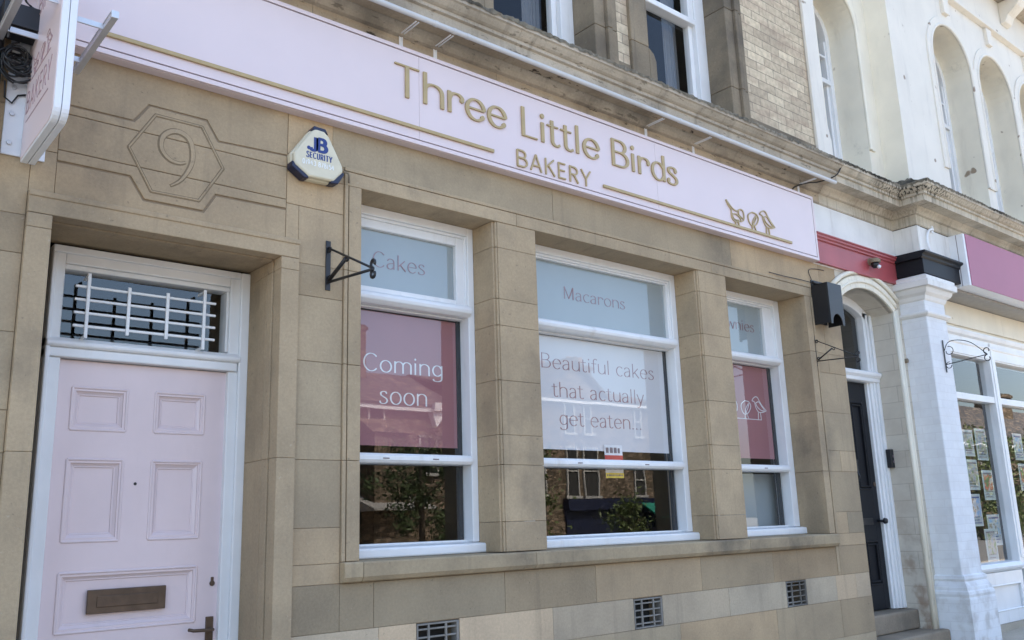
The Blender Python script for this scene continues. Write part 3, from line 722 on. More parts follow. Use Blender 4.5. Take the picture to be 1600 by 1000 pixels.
# ---- pink door, frame, fanlight
fy = .378
df = MB()
df.box(.93, 1.0, fy, fy+.12, .3, 2.355); df.box(1.79, 1.884, fy+.004, fy+.12, .3, 2.355)
df.box(.93, .99, fy, fy+.12, 2.355, 2.882); df.box(1.785, 1.884, fy+.004, fy+.12, 2.355, 2.882)
df.box(.99, 1.785, fy, fy+.12, 2.80, 2.882); df.box(.99, 1.785, fy+.012, fy+.10, 2.775, 2.80)
df.box(.93, 1.83, fy-.012, fy+.12, 2.356, 2.40); df.px([(fy-.02, 2.40), (fy-.03, 2.41), (fy-.03, 2.425), (fy-.008, 2.445), (fy+.1, 2.455), (fy+.1, 2.40)], .93, 1.84)
df.box(.978, .992, fy+.012, fy+.10, 2.455, 2.80); df.box(1.77, 1.785, fy+.012, fy+.10, 2.455, 2.775)
df.box(1.835, 1.884, fy-.018, fy+.003, .3, 2.88); df.box(.93, 1.835, fy-.018, fy-.001, 2.845, 2.88); df.box(.93, .95, fy-.018, fy-.001, .3, 2.845)
dfo = df.build('door_frame', M['white'], bk, bevel=.006, seg=2)
pane(.992, 1.772, 2.45, 2.778, fy+.05, dfo)
gr = MB()
for x, za, zb in ((1.08, 2.44, 2.747), (1.262, 2.472, 2.705), (1.443, 2.474, 2.704), (1.625, 2.44, 2.746)): gr.box(x-.0075, x+.0075, fy-.072, fy-.06, za, zb)
for z in (2.683, 2.621, 2.559, 2.497): gr.box(1.025, 1.687, fy-.062, fy-.05, z-.006, z+.006)
for x in (1.08, 1.625): 
    for z in (2.45, 2.735): gr.box(x-.006, x+.006, fy-.06, fy+.02, z-.006, z+.006)
gr.build('window_grille', M['white'], dfo, bevel=.0025)
dy = fy+.035
dr = MB()
PN = [(1.065, 1.316, 2.03, 2.232), (1.441, 1.688, 2.03, 2.232), (1.065, 1.315, 1.53, 1.903), (1.440, 1.686, 1.53, 1.90), (1.066, 1.686, 1.142, 1.403), (1.066, 1.316, .45, 1.0), (1.44, 1.686, .45, 1.0)]
r = [(.962, 1.797, .30, 2.352)]
for (a, b, c, d) in PN: r = subtract(r, (a+.02, b-.02, c+.02, d-.02))
# the flat of the door is one slab with sunk panels: slab behind, frame in front
dr.box(.962, 1.797, dy+.0225, dy+.045, .30, 2.352)
stiles = [(.962, 1.085), (1.296, 1.46), (1.667, 1.797)]
door = None
def rail(z0, z1, a=.962, b=1.797): dr.box(a, b, dy, dy+.022, z0, z1)
for a, b in ((.962, 1.085), (1.667, 1.797)): dr.box(a, b, dy, dy+.0215, .30, 2.352)
for z0, z1 in ((2.212, 2.352), (1.883, 2.05), (1.383, 1.55), (.98, 1.162), (.30, .47)): rail(z0, z1, 1.085, 1.667)
for z0, z1 in ((2.05, 2.212), (1.55, 1.883), (.47, .98)): dr.box(1.296, 1.46, dy, dy+.0215, z0, z1)
door = dr.build('door', M['pinkdoor'], bk)
mo = MB()
for (a, b, c, d) in PN:
    for ins, rr_ in ((.004, .007), (.036, .005)):
        A = [(a+ins, c+ins), (b-ins, c+ins), (b-ins, d-ins), (a+ins, d-ins)]
        for p, q in zip(A, A[1:]+A[:1]): mo.tube([(p[0], dy+(.0 if ins < .01 else .021), p[1]), (q[0], dy+(.0 if ins < .01 else .021), q[1])], rr_, 8)
    A = [(a+.008, c+.008), (b-.008, c+.008), (b-.008, d-.008), (a+.008, d-.008)]; B_ = [(a+.04, c+.04), (b-.04, c+.04), (b-.04, d-.04), (a+.04, d-.04)]
    for i in range(4): j = (i+1) % 4; mo.poly([(A[i][0], dy+.001, A[i][1]), (A[j][0], dy+.001, A[j][1]), (B_[j][0], dy+.0215, B_[j][1]), (B_[i][0], dy+.0215, B_[i][1])])
mo.build('panel_moulding', M['pinkdoor'], door, bevel=.002)
lb = MB(); lb.box(1.196, 1.541, dy-.006, dy+.012, 1.300-.083, 1.321); lbo = lb.build('letterbox', M['brass'], door, bevel=.003)
lf = MB(); lf.box(1.235, 1.503, dy-.011, dy-.006, 1.244, 1.294); lf.build('letter_flap', M['brass'], lbo, bevel=.004)
kp = MB(); kp.prism([(math.cos(t*math.pi/8)*.013, math.sin(t*math.pi/8)*.013) for t in range(16)], (1.762, dy, 1.315), UX, UZ, NY, -.002, .006); kp.box(1.755, 1.769, dy-.005, dy+.002, 1.32, 1.345); kp.build('keyhole_cover', M['brass'], door, bevel=.002)
hd = MB(); hd.box(1.737, 1.774, dy-.008, dy+.002, .98, 1.162); hd.tube([(1.756, dy, 1.105), (1.756, dy-.05, 1.105), (1.745, dy-.058, 1.105), (1.66, dy-.058, 1.108), (1.648, dy-.054, 1.112), (1.640, dy-.045, 1.113)], .0085, 8); hd.build('door_handle', M['brass'], door, bevel=.002)
pe = MB(); pe.prism([(math.cos(t*math.pi/6)*.007, math.sin(t*math.pi/6)*.007) for t in range(12)], (1.372, dy, 1.79), UX, UZ, NY, -.002, .003); pe.build('peephole', M['black'], door)
dsp = MB(); dsp.box(.832, 1.872, -.25, .5, -.2, .295); dsp.build('door_step', M['step'], bk, bevel=.01)
drr = MB(); drr.box(.9, 1.9, dy+.05, dy+.06, .3, 2.40); drr.build('door_backing', M['dark'], bk)

# ================================================================== FASCIA SIGN
fs = thing('fascia_sign', 'long pale pink fascia sign reading Three Little Birds Bakery in raised gold letters', 'sign', (3.7, -.03, 3.67))
b = MB(); b.box(.60, 6.785, -.058, -.016, 3.668, 4.243); b.build('sign_board', M['pink'], fs, bevel=.001)
fr = MB()
fr.box(.60, 6.787, -.070, -.0585, 3.666, 3.690); fr.box(.60, 6.787, -.070, -.0585, 4.222, 4.245); fr.box(6.765, 6.787, -.070, -.0585, 3.690, 4.222); fr.box(.60, .622, -.070, -.0585, 3.690, 4.222)
fr.box(.60, 6.787, -.0584, -.0, 3.6635, 3.667)
fr.build('sign_frame', M['pink'], fs, bevel=.0015)
pnl = MB()
for a, b2 in ((.629, 2.672), (2.6735, 4.72), (4.7215, 6.758)): pnl.box(a, b2, -.068, -.0585, 3.6975, 4.2145)
pnl.build('sign_panel', M['pink'], fs, bevel=.001)
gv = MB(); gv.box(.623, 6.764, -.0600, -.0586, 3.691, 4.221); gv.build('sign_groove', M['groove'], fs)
rl = MB(); rl.box(.94, 3.211, -.082, -.068, 3.751, 3.771); rl.build('gold_rule', M['gold'], fs, bevel=.002)
rl = MB(); rl.box(4.155, 6.376, -.082, -.068, 3.741, 3.761); rl.build('gold_rule', M['gold'], fs, bevel=.002)
SO = (0, -.068, 0)
for wd, a, c in (('Three', 2.503, 3.325), ('Little', 3.437, 4.142), ('Birds', 4.252, 4.962)):
    text(wd, a, c, 3.928, SO, UX, UZ, NY, .2, .135, .055, 0, .011, M['gold'], fs, 'letter', True, space=.035, bevel=.0015)
text('BAKERY', 3.39, 4.042, 3.713, SO, UX, UZ, NY, .112, .10, .092, 0, .010, M['gold'], fs, 'letter', True, space=.13, balls=False, bevel=.0015)
BIRDS = [
 [[(0.119, 0.191), (0.143, 0.152), (0.177, 0.119), (0.176, 0.081), (0.182, 0.05), (0.213, 0.032), (0.273, 0.04)], [(0.119, 0.191), (0.189, 0.137), (0.246, 0.123), (0.288, 0.145), (0.323, 0.142), (0.338, 0.107), (0.326, 0.06), (0.284, 0.044)], [(0.187, 0.086), (0.232, 0.095), (0.278, 0.076), (0.295, 0.051)], [(0.185, 0.076), (0.206, 0.049), (0.265, 0.048)], [(0.271, 0.129), (0.271, 0.094), (0.323, 0.072)], [(0.218, 0.029), (0.22, 0.0)], [(0.253, 0.036), (0.264, 0.0)]],
 [[(0.451, 0.155), (0.401, 0.126), (0.393, 0.093), (0.406, 0.057), (0.438, 0.038), (0.487, 0.053), (0.524, 0.093), (0.529, 0.126), (0.501, 0.15), (0.451, 0.155)], [(0.499, 0.133), (0.462, 0.094), (0.446, 0.058), (0.465, 0.049)], [(0.51, 0.135), (0.481, 0.085), (0.444, 0.045)], [(0.438, 0.038), (0.435, 0.0)], [(0.464, 0.043), (0.486, 0.0)]],
 [[(0.555, 0.161), (0.574, 0.181), (0.608, 0.198), (0.639, 0.194), (0.661, 0.166), (0.697, 0.127), (0.744, 0.09), (0.748, 0.081), (0.703, 0.069), (0.644, 0.065), (0.612, 0.091), (0.596, 0.127), (0.59, 0.152), (0.555, 0.161)], [(0.604, 0.142), (0.649, 0.157), (0.686, 0.125), (0.727, 0.084), (0.679, 0.084), (0.63, 0.107), (0.604, 0.142)], [(0.633, 0.062), (0.626, 0.0)], [(0.664, 0.059), (0.668, 0.0)]]]
def birds(o, u, v, n, sc_, wdt, d0, d1, mat, parent, name='bird_emblem'):
    for bd in BIRDS:
        m = MB()
        for k, st in enumerate(bd):
            q = spl(st, 4) if len(st) > 2 else st
            m.stroke([(p[0]*sc_, p[1]*sc_) for p in q], [wdt]*len(q), o, u, v, n, d0, d1+k*.0003)
        m.build(name, mat, parent)
birds((5.4, -.068, 3.757), UX, UZ, NY, 1.0, .0085, 0, .009, M['gold'], fs)

# ================================================================== PROJECTING SIGN
ps = thing('projecting_sign', 'pale pink projecting bakery sign on a white wall plate with two aluminium light bars', 'sign', (.72, 0, 3.08))
def sign_outline(y0, y1, z0, z1, r, n=6):
    pts = []
    for cy, cz, a0 in ((y0+r, z0+r, 180), (y1-r*.2, z0+r*.2, 270), (y1-r*.2, z1-r*.2, 0), (y0+r, z1-r, 90)):
        rr = r if a0 in (180, 90) else r*.2
        for k in range(n+1): pts.append((cy+rr*math.cos(R(a0+90*k/n)), cz+rr*math.sin(R(a0+90*k/n))))
    return pts
so = sign_outline(-.566, -.03, 3.083, 3.95, .06)
for (a, b2) in ((.69, .7165), (.7185, .745)):
    m = MB(); m.prism(so, (0, 0, 0), (0, 1, 0), UZ, UX, a, b2); m.build('sign_shell', M['plastic'], ps, bevel=.003)
ip = [( -.298+(p[0]+.298)*.965, 3.5165+(p[1]-3.5165)*.975) for p in so]
m = MB(); m.prism(ip, (0, 0, 0), (0, 1, 0), UZ, UX, .6875, .691); m.build('sign_face', M['pink'], ps)
m = MB(); m.prism(ip, (0, 0, 0), (0, 1, 0), UZ, UX, .744, .7475); m.build('sign_face', M['pink'], ps)
LO = (.6875, 0, 0); LU = (0, -1, 0); LN = (-1, 0, 0)
text('BAKERY', .07, .48, 3.283, LO, LU, UZ, LN, .098, .065, .06, 0, .0015, M['faint'], ps, 'lettering', False, space=.13, balls=False)
for zz in (3.245, 3.425):
    m = MB(); m.box(.6862, .6875, -.455 if zz < 3.3 else -.44, -.085 if zz < 3.3 else -.10, zz-.003, zz+.003); m.build('sign_rule', M['faint'], ps)
birds((.6875, -.06, 3.428), LU, UZ, LN, .52, .0045, 0, .0015, M['faint'], ps)
text('Three Little', .05, .50, 3.83, LO, LU, UZ, LN, .1, .09, .05, 0, .0015, M['faint'], ps, 'lettering', False)
text('Birds', .14, .42, 3.70, LO, LU, UZ, LN, .1, .09, .05, 0, .0015, M['faint'], ps, 'lettering', False)
m = MB(); m.box(.618, .785, -.012, -.002, 3.118, 3.64); m.build('wall_plate', M['plastic'], ps, bevel=.002)
for z in (3.17, 3.30, 3.42, 3.54):
    for x in (.645, .762):
        m = MB(); m.prism([(math.cos(t*math.pi/3)*.011, math.sin(t*math.pi/3)*.011) for t in range(6)], (x, -.012, z), UX, UZ, NY, 0, .009); m.build('plate_bolt', M['silver'], ps, bevel=.002)
m = MB(); m.box(.69, .745, -.03, -.012, 3.2, 3.64); m.build('hinge_rail', M['plastic'], ps)
for xb, s_ in ((.868, 1), (.562, -1)):
    m = MB(); yb0, yb1 = (.0, -.615) if s_ > 0 else (-.02, -.62); zb = 3.535 if s_ > 0 else 3.585
    m.box(xb-.013, xb+.013, yb1, yb0-.06, zb, zb+.022); m.box(xb-.016, xb+.016, yb1, yb0-.06, zb+.022, zb+.028)
    m.box(xb-.0145, xb+.0145, yb1-.003, yb1, zb-.001, zb+.03)
    bar = m.build('light_bar', M['silver'], ps, bevel=.003)
    m = MB()
    for ya in (-.17, -.50):
        xa = .745 if s_ > 0 else .69
        m = MB(); m.box(min(xa, xb-s_*.013), max(xa, xb-s_*.013), ya-.004, ya+.004, zb+.0, zb+.024)
        m.build('light_arm', M['silver'], ps, bevel=.001)

# cables, junction box and downpipe behind the sign
t = thing('junction_box', 'black electrical junction box on the pink fascia behind the projecting sign', 'junction box', (.64, -.07, 3.62))
m = MB(); m.px([(-.071, 3.60), (-.16, 3.615), (-.165, 3.73), (-.071, 3.745)], .555, .725); m.build('box_body', M['black'], t, bevel=.006)
m = MB(); m.box(.56, .72, -.172, -.1655, 3.622, 3.725); m.build('box_lid', M['black'], t, bevel=.004)
m = MB(); m.tube([(.58, -.166, 3.56), (.58, -.1745, 3.63)], .005, 6); m.build('cable_gland', M['rubber'], t)
random.seed(11); m = MB()
for k in range(17):
    r0 = random.uniform(.035, .078); cx, cz, cy = .64+random.uniform(-.03, .02), 3.50+random.uniform(-.02, .025), -.055-random.uniform(0, .06); a0 = random.uniform(0, 6)
    m.tube([(cx+r0*1.05*math.cos(a0+q*.25), cy+.012*math.sin(q*.5+k), cz+r0*.95*math.sin(a0+q*.25)) for q in range(int(18+random.random()*9))], .0042, 6)
m.tube([(.60, -.06, 3.42), (.61, -.03, 3.36), (.64, -.02, 3.345), (.66, -.02, 3.385), (.70, -.02, 3.40)], .004, 6)
tag(m.build('cable_coil', M['rubber'], smooth=True), 'tangled coil of black cable hanging under the junction box', 'cable')
m = MB(); cz = 3.84
m.tube([(.69+.05*math.cos(q*.3), -.09-.01*math.sin(q*.2), 3.80+.035*math.sin(q*.3)) for q in range(36)], .0035, 6)
tag(m.build('cable_loop', M['rubber'], smooth=True), 'thin loop of black cable on the pink fascia above the junction box', 'cable')
t = thing('drainpipe', 'black drainpipe running up the wall left of the projecting sign', 'drainpipe', (.545, -.05, 0))
m = MB(); m.tube([(.548, -.05, 3.13), (.548, -.05, 4.2)], .038, 14); m.build('pipe', M['black'], t, smooth=True)
m = MB(); m.tube([(.548, -.05, 3.10), (.548, -.05, 3.14)], .046, 14); m.box(.49, .606, -.02, -.002, 3.105, 3.135); m.build('pipe_collar', M['black'], t, bevel=.003)

# ================================================================== ALARM BOX
al = thing('alarm_box', 'ivory triangular burglar alarm box with navy corners and security lettering', 'alarm', (2.04, 0, 3.3))
AT = [(1.895, 3.425), (1.90, 3.362), (1.985, 3.308), (2.135, 3.312), (2.194, 3.378), (2.19, 3.412), (2.105, 3.567), (2.075, 3.592), (2.02, 3.594), (1.995, 3.572)]
def inset(P_, k, c): return [(c[0]+(p[0]-c[0])*k, c[1]+(p[1]-c[1])*k) for p in P_]
c0 = (2.045, 3.44)
m = MB(); m.py(AT, -.045, -.002); m.build('alarm_base', M['alarm'], al, bevel=.010, seg=3)
m = MB(); m.py(inset(AT, .95, c0), -.072, -.046); m.build('alarm_cover', M['alarm'], al, bevel=.018, seg=4)
for q in ([(1.898, 3.385), (1.897, 3.352), (1.965, 3.306), (1.993, 3.306), (1.985, 3.335)], [(2.12, 3.340), (2.115, 3.308), (2.16, 3.312), (2.196, 3.372), (2.19, 3.386)], [(2.005, 3.578), (2.015, 3.603), (2.082, 3.601), (2.098, 3.572), (2.085, 3.580)]):
    m = MB(); m.py(q, -.066, -.004); m.build('corner_lens', M['navy'], al, bevel=.006)
AO = (0, -.072, 0)
text('JB', 1.992, 2.090, 3.462, AO, UX, UZ, NY, .074, .32, .20, 0, .0015, M['blueink'], al, 'lettering', False, space=-.02, balls=False)
m = MB(); m.prism([(math.cos(t_*math.pi/7)*.010, math.sin(t_*math.pi/7)*.010) for t_ in range(14)], (1.984, -.072, 3.471), UX, UZ, NY, 0, .0022); m.build('logo_dot', M['blueink'], al)
text('SECURITY', 1.972, 2.118, 3.418, AO, UX, UZ, NY, .032, .19, .10, 0, .0012, M['navyink'], al, 'lettering', False, space=.16, balls=False)
text('01943 878154', 1.950, 2.130, 3.378, AO, UX, UZ, NY, .026, .20, .17, 0, .0012, M['paleink'], al, 'lettering', False, space=.14, balls=False)
# small stub of pipe beside the alarm
m = MB(); m.tube([(2.205, -.005, 3.40), (2.205, -.03, 3.405), (2.238, -.03, 3.405), (2.243, -.03, 3.39), (2.243, -.03, 3.35)], .006, 8)
tag(m.build('pipe_stub', M['weathered'], smooth=True), 'short bent stub of old pipe on the stone beside the alarm box', 'pipe')

# ================================================================== IRON BRACKETS
def scroll(c, r, a0, turns, plane_x, n=16, k=.55):
    return [(plane_x, c[0]+r*(1-k*i/n)*math.cos(R(a0)+turns*2*math.pi*i/n), c[1]+r*(1-k*i/n)*math.sin(R(a0)+turns*2*math.pi*i/n)) for i in range(n+1)]
def hanger(x, yw, zb, zt, L, tip, lab, heavy=1.0, fancy=False):
    t = thing('hanging_bracket', lab, 'bracket', (x, yw, zb), 'wrought iron brackets on the shop fronts')
    m = MB(); m.box(x-.011*heavy, x+.011*heavy, yw-.007, yw-.001, zb, zt); m.build('wall_bar', M['black'], t, bevel=.001)
    h = zt-zb; r = .0062*heavy
    m = MB(); m.tube([(x, yw-.004, zb+h*.86), (x, yw-L, tip)] if not fancy else spl3([(x, yw-.006, zb+h*.66), (x, yw-.05, zb+h*.90), (x, yw-.14, zb+h*.93), (x, yw-.26, zb+h*.78), (x, yw-L, tip)]), r*.8, 8); m.build('top_rod', M['black'], t, smooth=True)
    m = MB(); m.tube([(x, yw-.004, zb+h*(.16 if not fancy else .24)), (x, yw-L, tip-.004)], r, 8); m.build('lower_rod', M['black'], t, smooth=True)
    if not fancy:
        a = (yw-.02, zb+h*.20); b = (yw-L*.42, zb+h*.86-(zb+h*.86-tip)*.42-.012)
        m = MB(); m.tube([(x, a[0], a[1]), (x, b[0], b[1])], r*1.35, 8)
        m.tube(scroll((b[0]-.014, b[1]-.004), .014, 20, -.9, x), r*.8, 6); m.build('strut', M['black'], t, smooth=True)
        m = MB(); m.tube(scroll((yw-.020, zb+h*.80), .014, 90, .9, x), r*.8, 6); m.build('scroll', M['black'], t, smooth=True); m = MB(); m.tube(scroll((yw-.020, zb+h*.24), .014, 270, -.9, x), r*.8, 6); m.build('scroll', M['black'], t, smooth=True)
    else:
        m = MB(); m.tube(scroll((yw-.05, zb+h*.64), .045, 80, .8, x, k=.4), r*.8, 6); m.build('scroll', M['black'], t, smooth=True); m = MB(); m.tube(scroll((yw-.036, zb+h*.20), .034, 100, -.8, x, k=.4), r*.8, 6); m.build('scroll', M['black'], t, smooth=True)
    m = MB(); q = .024 if not fancy else .034
    m.tube(scroll((yw-L-.002, tip+q), q, 270, .85, x, k=.5), r*1.05, 6); m.build('end_scroll', M['black'], t, smooth=True); m = MB(); m.tube(scroll((yw-L-.002, tip-q-.004), q, 90, -.85, x, k=.5), r*1.05, 6); m.build('end_scroll', M['black'], t, smooth=True)
def spl3(p, n=5):
    a = spl([(q[0], q[1]) for q in p], n); b = spl([(q[0], q[2]) for q in p], n)
    return [(u_[0], u_[1], v_[1]) for u_, v_ in zip(a, b)]
hanger(2.14, 0, 2.748, 3.013, .45, 2.758, 'heavy black iron hanging bracket left of the Cakes window', 1.25)
hanger(6.68, 0, 2.75, 3.007, .37, 2.775, 'thin black iron hanging bracket under the black louvre box', .75)
hanger(8.50, -.245, 2.81, 3.12, .385, 2.925, 'scrolled black iron hanging bracket on the white painted pilaster', .72, True)

# black lamp housing above the right hand bracket
t = thing('lamp_housing', 'black metal lamp housing with an arched cut-out beside the red fascia', 'lamp', (6.8, 0, 3.1))
m = MB()
arcb = [(6.70, 3.09), (6.725, 3.09)]+[(6.806+.075*math.cos(R(180-180*k/12)), 3.095+.085*math.sin(R(180-180*k/12))) for k in range(13)]+[(6.89, 3.09), (6.915, 3.09), (6.915, 3.445), (6.70, 3.445)]
m.py(arcb, -.165, -.155); m.box(6.70, 6.708, -.155, -.012, 3.10, 3.445); m.box(6.907, 6.915, -.155, -.012, 3.10, 3.445); m.box(6.70, 6.915, -.155, -.012, 3.437, 3.445)
m.build('lamp_shade', M['black'], t, bevel=.002)
m = MB(); m.box(6.715, 6.90, -.012, -.003, 3.12, 3.50); m.build('back_plate', M['black'], t, bevel=.002)
m = MB(); m.tube([(6.72, -.02, 3.475), (6.89, -.02, 3.475)], .012, 10); m.build('fixing_bar', M['black'], t)
m = MB(); m.tube(spl3([(6.71, -.02, 3.47), (6.55, -.012, 3.475), (6.3, -.014, 3.468), (6.1, -.012, 3.47)]), .003, 6); m.tube(spl3([(6.72, -.012, 3.50), (6.70, -.006, 3.58), (6.80, -.006, 3.61), (6.95, -.006, 3.62)]), .003, 6); m.build('supply_cable', M['rubber'], t, smooth=True)

# ================================================================== STRIP LIGHT UNDER CORNICE
t = thing('strip_light', 'long white tubular strip light on arms under the stone cornice', 'light', (3.5, -.2, 4.38))
for a, b2 in ((.3, 2.828), (2.832, 5.05), (5.054, 6.955)):
    m = MB(); m.tube([(a, -.205, 4.372), (b2, -.205, 4.372)], .016, 16); m.build('tube', M['tubewhite'], t, smooth=False)
for x in (2.83, 5.052, 2.70, 2.93, 4.86, 5.35):
    m = MB(); m.tube([(x-.012, -.205, 4.372), (x+.012, -.205, 4.372)], .018, 16); m.build('tube_collar', M['tubewhite'], t)
for x in (.9, 2.583, 2.825, 4.697, 5.238, 6.665):
    m = MB(); m.box(x-.0125, x-.0075, -.019, -.0155, 4.265, 4.351); m.box(x+.0075, x+.0125, -.019, -.0155, 4.265, 4.351); m.box(x-.0125, x+.0125, -.0155, -.0135, 4.262, 4.353)
    m.box(x-.0125, x-.0055, -.19, -.016, 4.347, 4.352); m.box(x+.0055, x+.0125, -.19, -.016, 4.347, 4.352)
    m.build('support_arm', M['plastic'], t)
m = MB(); m.tube(spl3([(6.55, -.02, 4.26), (6.60, -.02, 4.31), (6.72, -.06, 4.36), (6.85, -.12, 4.385), (6.92, -.235, 4.42), (6.99, -.26, 4.51), (7.05, -.297, 4.56)]), .006, 6); m.build('supply_cable', M['rubber'], t, smooth=True)

# ================================================================== POSTERS AND STICKER
def poster(x0, x1, z0, z1, y, mat, lab, name='window_poster'):
    t = thing(name, lab, 'poster', ((x0+x1)/2, y, z0))
    m = MB(); m.box(x0, x1, y, y+.0015, z0, z1); m.build('paper_sheet', mat, t); return t
p1 = poster(2.432, 3.172, 1.996, 2.757, .296, M['redposter'], 'dusky red poster reading Coming soon in the left shop window')
PO = (0, .296, 0)
text('Coming', 2.525, 3.075, 2.412, PO, UX, UZ, NY, .100, .10, .04, 0, .001, M['paperink'], p1, 'lettering', False, balls=False)
text('soon', 2.632, 2.962, 2.232, PO, UX, UZ, NY, .104, .10, .04, 0, .001, M['paperink'], p1, 'lettering', False, balls=False)
p2 = poster(3.735, 5.080, 2.012, 2.762, .296, M['whiteposter'], 'white poster reading Beautiful cakes that actually get eaten in the middle window')
for s_, a, b2, z in (('Beautiful cakes', 3.858, 4.970, 2.543), ('that actually', 3.949, 4.846, 2.357), ('get eaten...', 4.0, 4.805, 2.171)):
    text(s_, a, b2, z, PO, UX, UZ, NY, .100, .088, .035, 0, .001, M['brown'], p2, 'lettering', False, balls=False)
p3 = poster(5.602, 6.462, 2.003, 2.760, .346, M['redposter'], 'dusky red poster with three white line drawn birds in the right window')
birds((5.69, .346, 2.322), UX, UZ, NY, .95, .0065, 0, .001, M['paperink'], p3)
m = MB(); m.box(5.72, 6.33, .345, .3461, 2.319, 2.324); m.build('perch_line', M['paperink'], p3)
st = thing('agent_sticker', 'small white, red and yellow letting agent sign stuck inside the middle window', 'sticker', (4.48, .288, 1.83))
m = MB(); m.box(4.40, 4.575, .288, .2895, 1.832, 2.055); m.build('sticker_sheet', M['paperink'], st)
m = MB(); m.box(4.40, 4.575, .2865, .2881, 1.93, 1.985); m.build('red_band', M['red'], st)
m = MB(); m.box(4.40, 4.575, .2865, .2881, 1.832, 1.866); m.build('yellow_band', M['yellow'], st)
m = MB()
random.seed(5)
for r_, z, h, n in ((0, 2.0, .038, 4), (1, 1.888, .012, 14), (2, 1.844, .013, 11)):
    for k in range(n):
        a = 4.412+.155*k/n; m.box(a, a+.155/n*random.uniform(.5, .8), .286, .2868, z, z+h*random.uniform(.8, 1))
m.build('print', M['groove'], st)

# ================================================================== NEIGHBOURING WHITE BUILDING
nb = thing('painted_corner_building', 'white and cream painted corner building with arched upper windows and a white shopfront', 'building', (10, 0, 0))
XB = 8.304; YB = -.24
def arch_wall(mb, x0, x1, z0, z1, cx, hw, zb, zs, y, depth, rv=None, n=20):
    rise = hw; rv = rv or mb
    a = [(cx-hw*math.cos(math.pi*k/n), zs+rise*math.sin(math.pi*k/n)) for k in range(n+1)]
    if zb > z0: mb.poly([(x0, y, z0), (x1, y, z0), (x1, y, zb), (x0, y, zb)])
    mb.poly([(x0, y, zb), (cx-hw, y, zb), (cx-hw, y, zs), (x0, y, zs)]); mb.poly([(cx+hw, y, zb), (x1, y, zb), (x1, y, zs), (cx+hw, y, zs)])
    mb.poly([(x0, y, zs), (a[0][0], y, a[0][1]), (x0, y, z1)])
    for p, q in zip(a, a[1:]):
        f = lambda p_: x0+(x1-x0)*((p_[0]-(cx-hw))/(2*hw))
        mb.poly([(p[0], y, p[1]), (q[0], y, q[1]), (f(q), y, z1), (f(p), y, z1)])
    mb.poly([(a[-1][0], y, a[-1][1]), (x1, y, zs), (x1, y, z1)])
    pr = [(cx-hw, zb)]+a+[(cx+hw, zb)]
    for p, q in zip(pr, pr[1:]): rv.poly([(p[0], y, p[1]), (p[0], y+depth, p[1]), (q[0], y+depth, q[1]), (q[0], y, q[1])])
    mb.poly([(cx-hw, y, zb), (cx+hw, y, zb), (cx+hw, y+depth, zb), (cx-hw, y+depth, zb)])
def hood(mb, cx, hw, zb, zs, y, wd, pr, n=28):
    pts = [(cx-hw, zb), (cx-hw, zs)]+[(cx-hw*math.cos(math.pi*k/n), zs+hw*math.sin(math.pi*k/n)) for k in range(1, n)]+[(cx+hw, zs), (cx+hw, zb)]
    mb.stroke([(p[0], p[1]) for p in pts], [wd]*len(pts), (0, y, 0), UX, UZ, NY, -.01, pr)
wl = MB()
arch_wall(wl, 7.05, XB, 4.56, 9.0, 7.655, .395, 4.72, 6.32, -.002, .40)
wl.build('bay_wall', M['cream'], nb, recalc=False)
wl = MB(); wl.poly([(XB, -.002, 4.5), (XB, -.002, 9), (XB, YB, 9), (XB, YB, 4.5)]); wl.build('wall_return', M['cream'], nb, recalc=False)
wl = MB(); wl2 = MB(); cs = [9.705, 10.85, 11.99, 13.13]; ed = [XB]+[(a+b)/2 for a, b in zip(cs, cs[1:])]+[13.8]
for a, b, c in zip(ed, ed[1:], cs): arch_wall(wl, a, b, 4.56, 9.0, c, .473, 4.70, 6.37, YB, .42, wl2)
wl.build('front_wall', M['lilac'], nb, recalc=False); wl2.build('arch_reveals', M['cream'], nb, recalc=False)
